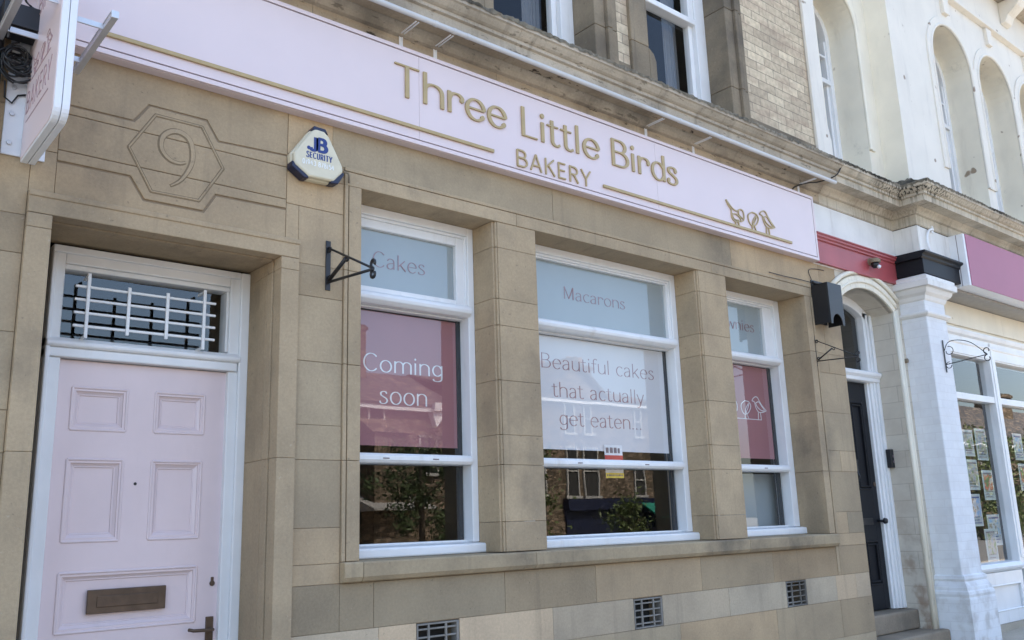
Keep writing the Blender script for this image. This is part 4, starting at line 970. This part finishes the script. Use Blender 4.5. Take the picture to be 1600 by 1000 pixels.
for k, (cx, hw, zb, zs, y) in enumerate([(7.655, .395, 5.03, 6.32, -.002)]+[(c, .473, 5.03, 6.37, YB) for c in cs]):
    h = MB(); hood(h, cx, hw+.055, zb, zs, y, .10, .014+.002*(k % 2))
    h.tube([(cx-(hw+.012), y-.012, zb)]+[(cx-(hw+.012)*math.cos(math.pi*q/20), y-.012, zs+(hw+.012)*math.sin(math.pi*q/20)) for q in range(21)]+[(cx+(hw+.012), y-.012, zb)], .018, 8)
    h.build('arch_moulding', M['cream'] if k == 0 else M['lilac'], nb, bevel=.004)
    if k:
        h = MB(); h.py([(cx-.06, zs+hw+.16), (cx+.06, zs+hw+.16), (cx+.075, 7.22), (cx-.075, 7.22)], y-.04, y+.02); h.build('keystone', M['lilac'], nb, bevel=.006)
    # sash in the arch
    fyy = y+.28; m = MB(); hw2 = hw
    m.box(cx-hw2, cx-hw2+.07, fyy, fyy+.1, 4.7, zs); m.box(cx+hw2-.06, cx+hw2, fyy, fyy+.1, 4.7, zs)
    m.box(cx+hw2-.10, cx+hw2-.06, fyy+.03, fyy+.1, 4.7, 5.84); m.box(cx+hw2-.085, cx+hw2-.06, fyy+.015, fyy+.1, 5.84, zs)
    m.box(cx-hw2+.07, cx-hw2+.11, fyy+.02, fyy+.1, 4.7, zs)
    m.box(cx-hw2+.07, cx+hw2-.06, fyy+.0, fyy+.10, 5.82, 5.87); m.box(cx-hw2+.07, cx+hw2-.06, fyy+.02, fyy+.09, 6.13, 6.155)
    m.box(cx-hw2+.07, cx+hw2-.06, fyy+.02, fyy+.10, 4.7, 4.98)
    pts = [(cx-(hw2-.03)*math.cos(math.pi*q/20), zs+(hw2-.03)*math.sin(math.pi*q/20)) for q in range(21)]
    m.stroke(pts, [.07]*21, (0, fyy, 0), UX, UZ, NY, -.10, 0)
    wv = m.build('arched_window', M['white'], nb, bevel=.005)
    pane(cx-hw2+.02, cx+hw2-.02, 4.8, zs+hw2, fyy+.07, wv, 'glassup')
    m = MB(); m.box(cx-hw2, cx+hw2, fyy+.5, fyy+.52, 4.6, 7.2); m.build('room_backing', M['dark'], wv)
bz = MB(); bz.tube([(7.70, .13, 6.19), (7.70, .09, 6.19)], .02, 12); 
jx = MB(); jx.py([(7.052, 4.60), (7.30, 4.60), (7.30, 4.92), (7.262, 5.05), (7.262, 9.0), (7.052, 9.0)], -.030, -.004); jx.build('jamb_strip', M['lilac'], nb, bevel=.004)
# string course, corbels and top cornice
sc_ = MB(); sc_.px([(YB-.0, 7.22), (YB-.06, 7.235), (YB-.06, 7.275), (YB-.0, 7.31)], XB+.05, 13.8); sc_.build('string_course', M['lilac'], nb, bevel=.004)
cr = MB(); cr.px([(YB-.0, 7.80), (YB-.30, 7.84), (YB-.42, 7.95), (YB-.42, 8.08), (YB, 8.16)], XB-.2, 13.8); cr.build('top_cornice', M['cornice'], nb, bevel=.01)
for x in (9.2, 10.35, 11.5, 12.65):
    cbm = MB(); cbm.px([(YB, 7.50), (YB-.06, 7.52), (YB-.10, 7.60), (YB-.22, 7.68), (YB-.26, 7.74), (YB-.26, 7.80), (YB, 7.80)], x-.10, x+.10); cbm.build('corbel', M['lilac'], nb, bevel=.008)
# main cornice, mitred round the projecting bay
def plan(a): return [(6.987, -a), (XB-a, -a), (XB-a, YB-a), (13.8, YB-a)]
cm = MB(); cm.sweep(CP[1:]+[(.0, 4.64)], plan); cm.build('cornice', M['cornicepale'], nb)
lm = MB()
def ledge_run(m, p0, p1, nx, ny, n, sd, mit0=0, mit1=0):
    random.seed(sd); rows = []
    d = Vector((p1[0]-p0[0], p1[1]-p0[1], 0)); L_ = d.length; d /= L_
    for i in range(n+1):
        f = i/n; h = random.uniform(-.005, .011); hh = random.uniform(-.010, .013); pr = random.uniform(-.005, .007); row = []
        for a, z in ((.289+pr*.3, 4.531+h), (.294+pr, 4.553+hh*.5), (.26, 4.567+hh), (.15, 4.61+hh), (.06, 4.66+hh), (.02, 4.70+h), (-.004, 4.715+h)):
            s0 = -mit0*a; s1 = L_+mit1*a; sdist = s0+(s1-s0)*f
            row.append((p0[0]+d.x*sdist+nx*a, p0[1]+d.y*sdist+ny*a, z))
        rows.append(row)
    for a, b in zip(rows, rows[1:]):
        for j in range(len(a)-1): m.poly([a[j], b[j], b[j+1], a[j+1]], rnd(.2))
ledge_run(lm, (6.985, 0), (XB, 0), 0, -1, 80, 3, 0, -1); ledge_run(lm, (XB, 0), (XB, YB), -1, 0, 20, 4, -1, 1); ledge_run(lm, (XB, YB), (13.8, YB), 0, -1, 300, 5, 1, 0)
lm.build('weathered_ledge', M['ledge'], nb)
# sooty run-off on the corner of the cornice
# porch bay: white frieze, red fascia
fz = MB(); fz.box(6.79, XB-.002, -.004, .1, 3.66, 4.235); fz.build('porch_frieze', M['oldwhite'], nb)
rdf = MB(); rdf.box(6.79, XB-.003, -.034, -.005, 3.672, 3.875); rdf.px([(-.034, 3.868), (-.05, 3.876), (-.05, 3.89), (-.066, 3.90), (-.066, 3.915), (-.078, 3.922), (-.078, 3.932), (-.005, 3.94), (-.005, 3.868)], 6.79, XB-.003); rdf.build('red_fascia', M['redpaint'], nb, bevel=.002)
# segmental stone arch over the black door
ax0, ax1, zs_, rs_ = 7.135, 8.10, 3.385, .165
def seg(off, n=16):
    cxm = (ax0+ax1)/2; hwm = (ax1-ax0)/2; Rr = (hwm**2+rs_**2)/(2*rs_); zc = zs_+rs_-Rr; a0 = math.asin(hwm/Rr)
    return [(cxm+(Rr+off)*math.sin(-a0+2*a0*k/n), zc+(Rr+off)*math.cos(-a0+2*a0*k/n)) for k in range(n+1)]
inn, out = seg(0), seg(.115)
pa = MB(); N_ = 9
aw = MB()
for p, q in zip(inn, inn[1:]):
    aw.poly([(p[0], .004, p[1]), (q[0], .004, q[1]), (q[0], .004, 3.672), (p[0], .004, 3.672)]); aw.poly([(p[0], .004, p[1]), (p[0], .32, p[1]), (q[0], .32, q[1]), (q[0], .004, q[1])])
aw.poly([(ax1, .004, zs_), (XB, .004, zs_), (XB, .004, 3.672), (ax1, .004, 3.672)])
for z0, z1 in ((.2, zs_),): aw.poly([(ax1, .004, z0), (XB+.01, .004, z0), (XB+.01, .004, z1), (ax1, .004, z1)]); aw.poly([(ax1, .004, z0), (ax1, .004, z1), (ax1, .32, z1), (ax1, .32, z0)])
aw.build('porch_wall', M['peelbrick'], nb, recalc=False)
for k in range(8):
    f0, f1 = k*2, k*2+2
    for (i0, o0, dd, t_) in ((0, .115, -.014, 'a'),):
        pi = inn[f0:f1+1]; po = out[f0:f1+1]; v = MB(); v.py(pi+po[::-1], -.016, .05, rnd(.1)); v.build('arch_stone', M['cream'], nb, bevel=.006)
hm = MB(); oo = seg(.15); hm.tube([(p[0], -.012, p[1]) for p in oo], .022, 8); ii = seg(.06); hm.tube([(p[0], -.018, p[1]) for p in ii], .012, 8); hm.build('arch_hood', M['cream'], nb, smooth=True)
jp = MB(); jp.tube([(8.115, -.004, .5), (8.115, -.004, 3.40)], .022, 10); jp.tube([(8.175, .0, .5), (8.175, .0, 3.42)], .016, 8); jp.build('jamb_roll', M['cream'], nb, smooth=True)
bo = MB(); bo.tube([(8.20, .0, 2.93), (8.20, -.035, 2.93)], .022, 12); bo.build('stone_boss', M['weathered'], nb)
# black door with its white frame
yd = .235; dm = MB()
dm.box(7.96, 8.098, yd, yd+.08, .705, 3.42); dm.box(7.138, 7.22, yd, yd+.08, .705, 3.42); dm.box(7.935, 7.962, yd+.02, yd+.08, .705, 2.74); dm.box(8.0, 8.03, yd-.014, yd, .705, 3.40); dm.box(8.055, 8.098, yd-.02, yd, .705, 3.40)
dm.px([(yd-.0, 2.735), (yd-.025, 2.745), (yd-.03, 2.775), (yd-.05, 2.80), (yd-.055, 2.825), (yd-.03, 2.84), (yd+.08, 2.85), (yd+.08, 2.735)], 7.138, 8.098)
ai = seg(-.0); an = seg(-.085)
dm.py(ai[:]+an[::-1], yd, yd+.08)
dfr = dm.build('door_frame', M['white'], nb, bevel=.005)
pane(7.2, 7.98, 2.84, 3.52, yd+.06, dfr)
m = MB(); m.box(7.575, 7.60, yd+.04, yd+.07, 2.84, 3.5); m.build('glazing_bar', M['blackdoor'], dfr)
m = MB(); m.box(7.14, 8.098, yd+.5, yd+.52, .7, 3.6); m.build('hall_backing', M['dark'], dfr)
dm = MB(); yl = yd+.05; DP = [(7.33, 7.54, 1.75, 2.55), (7.63, 7.85, 1.75, 2.55), (7.33, 7.54, .92, 1.30), (7.63, 7.85, .92, 1.30)]
dm.box(7.22, 7.94, yl+.014, yl+.04, .71, 2.74)
for a, b in ((7.22, 7.33), (7.54, 7.63), (7.85, 7.94)): dm.box(a, b, yl, yl+.0135, .71, 2.74)
for a, b in ((7.33, 7.54), (7.63, 7.85)):
    for z0, z1 in ((2.55, 2.74), (1.30, 1.75), (.71, .92)): dm.box(a, b, yl, yl+.0135, z0, z1)
bd = dm.build('door', M['blackdoor'], nb, bevel=.003)
for a, b, c, d in DP:
    m = MB()
    for ins in (.006, .03):
        A = [(a+ins, c+ins), (b-ins, c+ins), (b-ins, d-ins), (a+ins, d-ins)]
        for p, q in zip(A, A[1:]+A[:1]): m.tube([(p[0], yl, p[1]), (q[0], yl, q[1])], .008, 8)
    m.build('panel_moulding', M['blackdoor'], bd)
m = MB(); m.tube([(7.895, yl, 1.47), (7.895, yl-.05, 1.47)], .012, 10); m.tube([(7.895, yl-.05, 1.47), (7.895, yl-.062, 1.47), (7.895, yl-.085, 1.47)], [.014, .028, .022], 12); m.build('door_knob', M['black'], bd, smooth=True)
m = MB(); m.tube([(7.905, yl-.006, 1.80), (7.905, yl+.002, 1.80)], .022, 14); m.build('lock', M['brass'], bd)
m = MB(); m.box(7.53, 7.64, yl-.012, yl, 1.86, 2.02); m.tube([(7.585, yl-.02, 1.92), (7.585, yl-.04, 1.87), (7.585, yl-.02, 1.83)], .012, 8); m.build('door_knocker', M['black'], bd)
m = MB(); m.box(7.59, 7.80, yl-.008, yl, 1.44, 1.50); m.build('letter_flap', M['black'], bd, bevel=.002)
# frieze block, black band, capital, pilaster
bk2 = MB(); bk2.box(XB, 9.0, YB, .1, 3.93, 4.235); bk2.box(XB-.006, XB+.055, YB-.012, YB+.06, 3.935, 4.23); bk2.build('frieze_block', M['oldwhite'], nb, bevel=.006)
def ring(a_): return [(8.262-a_, .02), (8.262-a_, YB-a_), (8.665+a_, YB-a_), (8.665+a_, .02)]
def solid_sweep(prof, mat, name, bevel=.003):
    m = MB(); m.sweep(prof, ring); m.poly([(x, y, prof[0][1]) for x, y in ring(prof[0][0])]); m.poly([(x, y, prof[-1][1]) for x, y in ring(prof[-1][0])]); return m.build(name, mat, nb)
bb = MB(); bb.box(8.262-.06, 8.98, YB-.062, .0, 3.73, 3.875); bb.px([(YB-.063, 3.872), (YB-.08, 3.885), (YB-.08, 3.905), (YB-.11, 3.92), (YB-.11, 3.94), (.0, 3.945), (.0, 3.872)], 8.262-.095, 8.98); bb.build('black_band', M['blackdoor'], nb, bevel=.004)
solid_sweep([(0, 3.485), (.012, 3.50), (.02, 3.53), (.05, 3.555), (.06, 3.575), (.066, 3.60), (.098, 3.605), (.102, 3.66), (.088, 3.672), (.088, 3.70), (.07, 3.715), (.03, 3.728)], M['oldwhite'], 'capital')
solid_sweep([(.0, 3.33), (.012, 3.335), (.03, 3.352), (.032, 3.366), (.02, 3.378), (.0, 3.384)], M['oldwhite'], 'neck_ring')
sh = MB(); sh.box(8.262, 8.665, YB, .02, .9, 3.49); sh.build('pilaster_shaft', M['paintbrick'], nb, bevel=.012, seg=3)
solid_sweep([(.0, .985), (.02, .975), (.026, .95), (.018, .93), (.03, .91), (.045, .88), (.048, .855), (.058, .845), (.062, .82), (.058, .80), (.062, .78), (.064, .1)], M['paintbrick'], 'pilaster_base')
# curved sign arm on the block
m = MB(); m.tube([(8.607, YB-.012, 4.275), (8.607, YB-.02, 4.235)]+[(8.60-.155*math.sin(R(10+k*12)), YB-.022, 4.09+.15*math.cos(R(10+k*12))) for k in range(11)], .011, 8); m.box(8.585, 8.63, YB-.014, YB-.001, 4.21, 4.235); m.build('curved_sign_arm', M['plastic'], nb, smooth=False)
# shopfront
ysf = .05
cb_ = MB(); cb_.box(8.66, 13.8, .0, .25, 3.43, 3.67); cb_.box(8.66, 13.8, .02, .25, 3.40, 3.43); cb_.build('shop_lintel', M['cream'], nb, bevel=.004)
so_ = MB(); so_.box(8.66, 13.8, -.235, .1, 3.675, 3.70); so_.build('sign_soffit', M['soffitgrey'], nb)
fz2 = MB(); fz2.box(8.98, 13.8, -.235, .2, 3.71, 4.235); fz2.build('shop_frieze', M['oldwhite'], nb)
sfm = MB()
sfm.px([(ysf-.02, 3.14), (ysf-.02, 3.24), (ysf-.035, 3.25), (ysf-.035, 3.275), (ysf-.015, 3.285), (ysf-.015, 3.33), (ysf-.05, 3.345), (ysf-.06, 3.375), (ysf-.06, 3.395), (ysf+.2, 3.40), (ysf+.2, 3.14)], 8.66, 13.8)
for x in (10.20, 11.95, 13.6): sfm.box(x, x+.145, ysf-.02, ysf+.10, .93, 3.14); sfm.box(x+.045, x+.10, ysf-.028, ysf-.02, 1.04, 3.32)
sfm.box(8.67, 8.80, ysf-.02, ysf+.10, .93, 3.14)
for a, b in ((8.80, 10.20), (10.345, 11.95), (12.095, 13.6)):
    sfm.box(a, b, ysf-.012, ysf+.09, 2.655, 2.722); sfm.box(a, b, ysf-.01, ysf+.09, 3.125, 3.14)
    sfm.px([(ysf-.05, .955), (ysf-.055, .975), (ysf-.02, 1.01), (ysf+.1, 1.022), (ysf+.1, .93), (ysf-.02, .93)], a-.001, b+.001)
    sfm.box(a, b, ysf+.0, ysf+.1, .44, .93); 
    for c, d in ((a+.07, b-.07),):
        sfm.box(a, b, ysf-.025, ysf, .80, .925); sfm.box(a, b, ysf-.025, ysf, .44, .56); sfm.box(a, c, ysf-.025, ysf, .56, .80); sfm.box(d, b, ysf-.025, ysf, .56, .80)
        for p, q in (((c, .56), (d, .56)), ((d, .56), (d, .80)), ((d, .80), (c, .80)), ((c, .80), (c, .56))): sfm.tube([(p[0], ysf-.022, p[1]), (q[0], ysf-.022, q[1])], .009, 8)
sfr = sfm.build('shopfront_frame', M['white'], nb, bevel=.003)
for a, b in ((8.80, 10.20), (10.345, 11.95), (12.095, 13.6)):
    pane(a, b, 1.015, 2.66, ysf+.055, sfr); pane(a, b, 2.72, 3.13, ysf+.055, sfr, name='upper_glass')
pl_ = MB(); pl_.box(8.66, 13.8, ysf-.035, .3, .05, .437); pl_.build('plinth', M['paving'], nb)
bm_ = MB()
bm_.box(7.06, 13.8, 5.9, 6.0, -.3, 9); bm_.box(13.7, 13.8, .3, 6, -.3, 9); bm_.box(8.66, 13.7, .26, 6, 3.45, 3.55); bm_.box(7.06, 13.7, .62, 6, 4.2, 4.3); bm_.box(8.2, 8.28, .03, 6, -.3, 9); bm_.box(8.66, 13.7, .3, 6, .1, .4); bm_.box(7.14, 8.2, .76, .8, -.3, 4.2)
bm_.build('interior', M['dark'], nb)
rf2 = MB(); rf2.box(7.0, 13.9, -.66, 12, 9.0, 9.2); rf2.build('roof', M['slate'], nb)
# mauve sign
ms = thing('shop_sign', 'mauve shop sign with a white end return above the white shopfront', 'sign', (11, -.3, 3.68))
m = MB(); m.box(8.966, 13.8, -.385, -.2355, 3.702, 4.236); m.build('sign_box', M['plastic'], ms, bevel=.002)
m = MB(); m.box(9.004, 13.78, -.392, -.3851, 3.705, 4.236); m.build('sign_face', M['mauve'], ms, bevel=.001)
m = MB(); m.box(8.9645, 8.966, -.318, -.312, 3.705, 4.232); m.build('end_seam', M['groove'], ms)
# small security lamp on the red fascia
t = thing('security_lamp', 'small grey dome sensor lamp fixed to the dark red fascia', 'lamp', (7.71, -.03, 3.74))
m = MB(); m.tube([(7.71, -.034, 3.815), (7.71, -.06, 3.815)], .035, 16); m.tube([(7.71, -.085, 3.835), (7.71, -.085, 3.822), (7.71, -.085, 3.795)], [.035, .052, .05], 16); m.build('lamp_hood', M['weathered'], t, smooth=False)
m = MB(); m.tube([(7.71, -.085, 3.797), (7.71, -.085, 3.765), (7.71, -.085, 3.745)], [.036, .034, .018], 14); m.build('lamp_body', M['black'], t, smooth=True)
m = MB(); m.tube([(7.712, -.112, 3.760), (7.714, -.125, 3.745), (7.714, -.13, 3.738)], [.016, .018, .006], 12); m.build('lens', M['plastic'], t, smooth=True)
# entry keypad
t = thing('door_keypad', 'black entry keypad on the white frame of the black door', 'keypad', (8.08, .21, 1.95))
m = MB(); m.box(8.045, 8.125, .165, .214, 1.945, 2.115); m.build('keypad_body', M['black'], t, bevel=.006)
for k in range(2): 
    m = MB(); m.tube([(8.085, .1655, 2.00+.05*k), (8.085, .161, 2.00+.05*k)], .012, 12); m.build('key_button', M['groove'], t)
# steps to the black door
m = MB(); m.box(7.12, 8.098, .11, .8, .535, .70); tag(m.build('stone_step', M['step'], bevel=.018, seg=3), 'worn upper stone step directly below the black door', 'step')
m = MB(); m.pz([(7.134, -.10), (8.19, -.105), (8.20, -.02), (8.098, .0), (8.098, .8), (7.134, .8)], .1, .534); tag(m.build('stone_step', M['step'], bevel=.018, seg=3), 'broad lower stone step at the foot of the white pilaster', 'step')

# display cards in the neighbour's window
CARDS = [(9.555, 9.80, 2.085, 2.36, 'a', 'faded property card at the top of the left column'), (9.545, 9.80, 1.74, 2.05, 'a', 'grey house card, second in the left column'), (9.545, 9.80, 1.375, 1.70, 'c', 'dark house card, third in the left column'), (9.75, 10.005, .99, 1.345, 'a', 'pale card at the bottom of the left column'),
 (9.88, 10.14, 2.05, 2.385, 'a', 'blue and white card, topmost in the second column'), (9.88, 10.135, 1.635, 1.945, 'b', 'red and green card, middle of the second column'), (9.885, 10.18, 1.17, 1.487, 'c', 'grey card, lowest of the second column'),
 (10.43, 10.65, 2.09, 2.413, 'a', 'pale card just right of the white mullion, topmost'), (10.43, 10.65, 1.735, 2.05, 'c', 'blue topped card right of the mullion, second down'), (10.43, 10.65, 1.39, 1.693, 'a', 'sandy card right of the mullion, third down'),
 (10.85, 11.09, 2.07, 2.37, 'c', 'yellowish card at the right edge of the shop window, upper row'), (10.85, 11.09, 1.73, 2.03, 'b', 'card at the right edge of the shop window, middle row')]
random.seed(3)
for (a, b, c, d, ph, lab) in CARDS:
    y = .150+random.uniform(0, .02); t = thing('display_card', lab, 'display card', ((a+b)/2, y, c), 'cards hanging in the shop window')
    m = MB(); m.box(a, b, y, y+.006, c, d); m.build('card_holder', M['acrylic'], t, bevel=.002)
    m = MB(); m.box(a+.018, b-.018, y-.0015, y-.0002, c+.018, d-.018); m.build('card_sheet', M['film'], t)
    h = d-c
    m = MB(); m.box(a+.03, b-.03, y-.003, y-.0016, c+h*random.uniform(.16, .34), d-.045); m.build('printed_photo', M['photo_'+ph], t)
    m = MB()
    for k in range(3): m.box(a+.03, a+.03+(b-a-.06)*random.uniform(.5, 1), y-.003, y-.0016, c+.03+h*.09*k, c+.03+h*.09*k+.008)
    m.box(a+.03, b-.03, y-.003, y-.0016, d-.042, d-.028); m.build('printed_text', M['navyink'] if ph == 'c' else M['groove'], t)

# ================================================================== ACROSS THE STREET (seen in the glass)
YO = -34.0
def sash(parent, x0, x1, z0, z1, y=YO):
    f = MB(); b_ = .10
    f.box(x0, x0+b_, y, y+.10, z0, z1); f.box(x1-b_, x1, y, y+.10, z0, z1); f.box(x0+b_, x1-b_, y, y+.10, z1-b_, z1); f.box(x0-.1, x1+.1, y, y+.18, z0-.12, z0+.02); f.box(x0+b_, x1-b_, y+.01, y+.09, (z0+z1)/2-.04, (z0+z1)/2+.04)
    w_ = f.build('window', M['farwhite'], parent); m = MB(); m.box(x0+b_, x1-b_, y+.005, y+.02, z0, z1-b_); m.build('pane', M['dark'], w_)
def house(lab, x0, x1, eave, ridge, wins, mat='townstone', chim=(), gable=None, y=YO):
    t = thing('terraced_house', lab, 'house', ((x0+x1)/2, y, 0), 'houses across the street')
    m = MB(); m.box(x0, x1, y-9, y-.0, -.3, eave)
    if gable:
        gx, gw, gzz = gable; m.py([(gx-gw, eave), (gx+gw, eave), (gx, gzz)], y-6, y-.001)
    m.build('wall', M[mat], t)
    m = MB(); m.px([(y+.35, eave-.05), (y-4.5, ridge), (y-9.3, eave-.05), (y-9.3, eave-.2), (y-4.5, ridge-.15), (y+.35, eave-.2)], x0-.1, x1+.1)
    if gable:
        gx, gw, gzz = gable
        m.py([(gx-gw-.3, eave-.2), (gx, gzz+.15), (gx+gw+.3, eave-.2), (gx+gw+.3, eave-.0), (gx, gzz+.4), (gx-gw-.3, eave-.0)], y-4.4, y+.3)
    rf_ = m.build('roof', M['slate'], t)
    for (cx0, cx1, cz, pots) in chim:
        m = MB(); m.box(cx0, cx1, y-5.0, y-3.2, eave, cz); m.box(cx0-.1, cx1+.1, y-5.1, y-3.1, cz-.3, cz-.1); c_ = m.build('chimney', M[mat], rf_)
        for k in range(pots):
            x = cx0+(cx1-cx0)*(k+.5)/pots; p_ = MB(); p_.tube([(x, y-4.1, cz-.02), (x, y-4.1, cz+.7)], [.17, .13], 10); o_ = p_.build('chimney_pot', M['clay'], rf_)
    m = MB(); m.box(x0, x1, y, y+.30, eave-.42, eave-.16); m.build('eaves_board', M['white'], t)
    for (a, b, c, d) in wins: sash(t, a, b, c, d, y)
    return t
h0 = house('long stone terrace end across the street with a slate roof', -14, 10, 6.8, 8.6, [(-10+k*3.4, -8.6+k*3.4, 4.4, 6.4) for k in range(6)], chim=())
hA = house('stone house across the street with a tall broad chimney stack', 10.2, 28.2, 7.8, 10.1, [(13, 14.2, 4.4, 6.4), (17, 18.2, 4.4, 6.4), (22.9, 23.9, 5.9, 7.6), (22.9, 24.1, 3.5, 4.8), (26, 27.2, 4.2, 6.2)], chim=((22.5, 24.75, 12.4, 4), (13.5, 15, 9.9, 0)))
m = MB(); m.px([(YO+.0, 2.35), (YO+2.2, 2.35), (YO+2.2, 2.45), (YO, 3.1)], 22.0, 25.6); m.build('porch_roof', M['soffitgrey'], hA)
m = MB(); m.box(22.6, 24.6, YO, YO+1.2, .1, 6.1); m.px([(YO, 6.1), (YO+1.4, 6.1), (YO, 6.9)], 22.4, 24.9); m.build('bay', M['townstone'], hA)
m = MB(); m.box(26.6, 28.1, YO, YO+.6, 7.4, 7.8); m.py([(26.9, 6.6), (27.6, 7.4), (26.6, 7.4)], YO, YO+.4); m.build('bracketed_eave', M['white'], hA)
hB = house('gabled stone house across the street with a navy shopfront and green awning', 28.4, 45.5, 8.9, 10.2, [(30.5, 31.8, 4.0, 6.0), (33.6, 34.6, 3.1, 5.9), (36.3, 37.3, 3.0, 5.9), (37.7, 38.9, 3.0, 5.9), (42.0, 43.0, 3.0, 4.9), (36.3, 37.2, 6.7, 8.5), (37.9, 38.6, 6.7, 8.5), (42.3, 43.0, 6.7, 8.5)], chim=((37.2, 38.7, 11.2, 4), (40.7, 42.0, 11.7, 6)), gable=(37.3, 2.4, 11.0))
m = MB(); m.box(36.0, 44.6, YO, YO+.5, 2.2, 2.85); m.box(36.0, 44.6, YO, YO+.12, .1, 2.2); m.build('shopfront', M['navyshop'], hB)
m = MB(); m.px([(YO+.5, 2.55), (YO+2.3, 1.5), (YO+2.3, 1.4), (YO+.5, 2.45)], 42.0, 45.3); m.build('awning', M['green'], hB)
hC = house('long low stone shop row across the street with clustered chimney pots', 50, 84, 5.7, 8.9, [(51.5+k*3.0, 52.8+k*3.0, 3.4, 5.0) for k in range(11)], chim=((60.6, 62.6, 9.6, 6), (54, 55.4, 9.3, 4), (70, 72, 9.9, 6)), y=-20.0)
def tree(x, y, h, r, lab, mat, seed, n=1500):
    random.seed(seed); t = thing('street_tree', lab, 'tree', (x, y, 0), 'trees across the street')
    m = MB(); m.tube([(x, y, -.2), (x+.05, y, h*.3), (x-.03, y+.05, h*.55), (x, y, h*.85)], [.14, .11, .08, .03], 8)
    for k in range(7):
        a = k*2.4; z0 = h*(.3+.07*k); m.tube([(x, y, z0), (x+math.cos(a)*r*.45, y+math.sin(a)*r*.45, z0+h*.12), (x+math.cos(a)*r*.8, y+math.sin(a)*r*.8, z0+h*.16)], [.05, .03, .01], 6)
    m.build('trunk', M['bark'], t)
    m = MB(); cl = [(x+random.gauss(0, r*.45), y+random.gauss(0, r*.45), h*random.uniform(.12, .98), random.uniform(.35, .6)) for _ in range(34)]
    for _ in range(n):
        c = random.choice(cl); p = Vector((c[0]+random.gauss(0, c[3]*.5), c[1]+random.gauss(0, c[3]*.5), c[2]+random.gauss(0, c[3]*.5)))
        a = Vector((random.gauss(0, 1), random.gauss(0, 1), random.gauss(0, .6))).normalized(); b = a.cross(Vector((random.gauss(0, 1), random.gauss(0, 1), random.gauss(0, 1)))).normalized(); s_ = random.uniform(.06, .13)
        m.poly([p-a*s_, p+b*s_*.45, p+a*s_, p-b*s_*.45], random.uniform(.6, 1.3))
    m.build('crown', mat, t, recalc=False)
tree(19.0, -23.5, 5.0, 1.9, 'bushy dark green street tree opposite the left shop window', M['leafdark'], 1, 4200)
tree(23.4, -22.5, 5.0, 1.2, 'slender olive street tree opposite the middle window', M['leaf'], 2, 2400)
tree(26.9, -20.5, 2.4, .8, 'low olive bush tree in front of the green awning', M['leaf'], 3, 900)
tree(38.3, -12.2, 4.6, 1.6, 'first olive green tree in the row opposite the white shopfront', M['leaf'], 4, 2400)
tree(42.2, -12.6, 4.4, 1.7, 'second olive green tree in the row opposite the white shopfront', M['leaf'], 5, 2400)
tree(46.5, -13.2, 4.7, 1.7, 'third olive green tree in the row opposite the white shopfront', M['leaf'], 6, 2400)
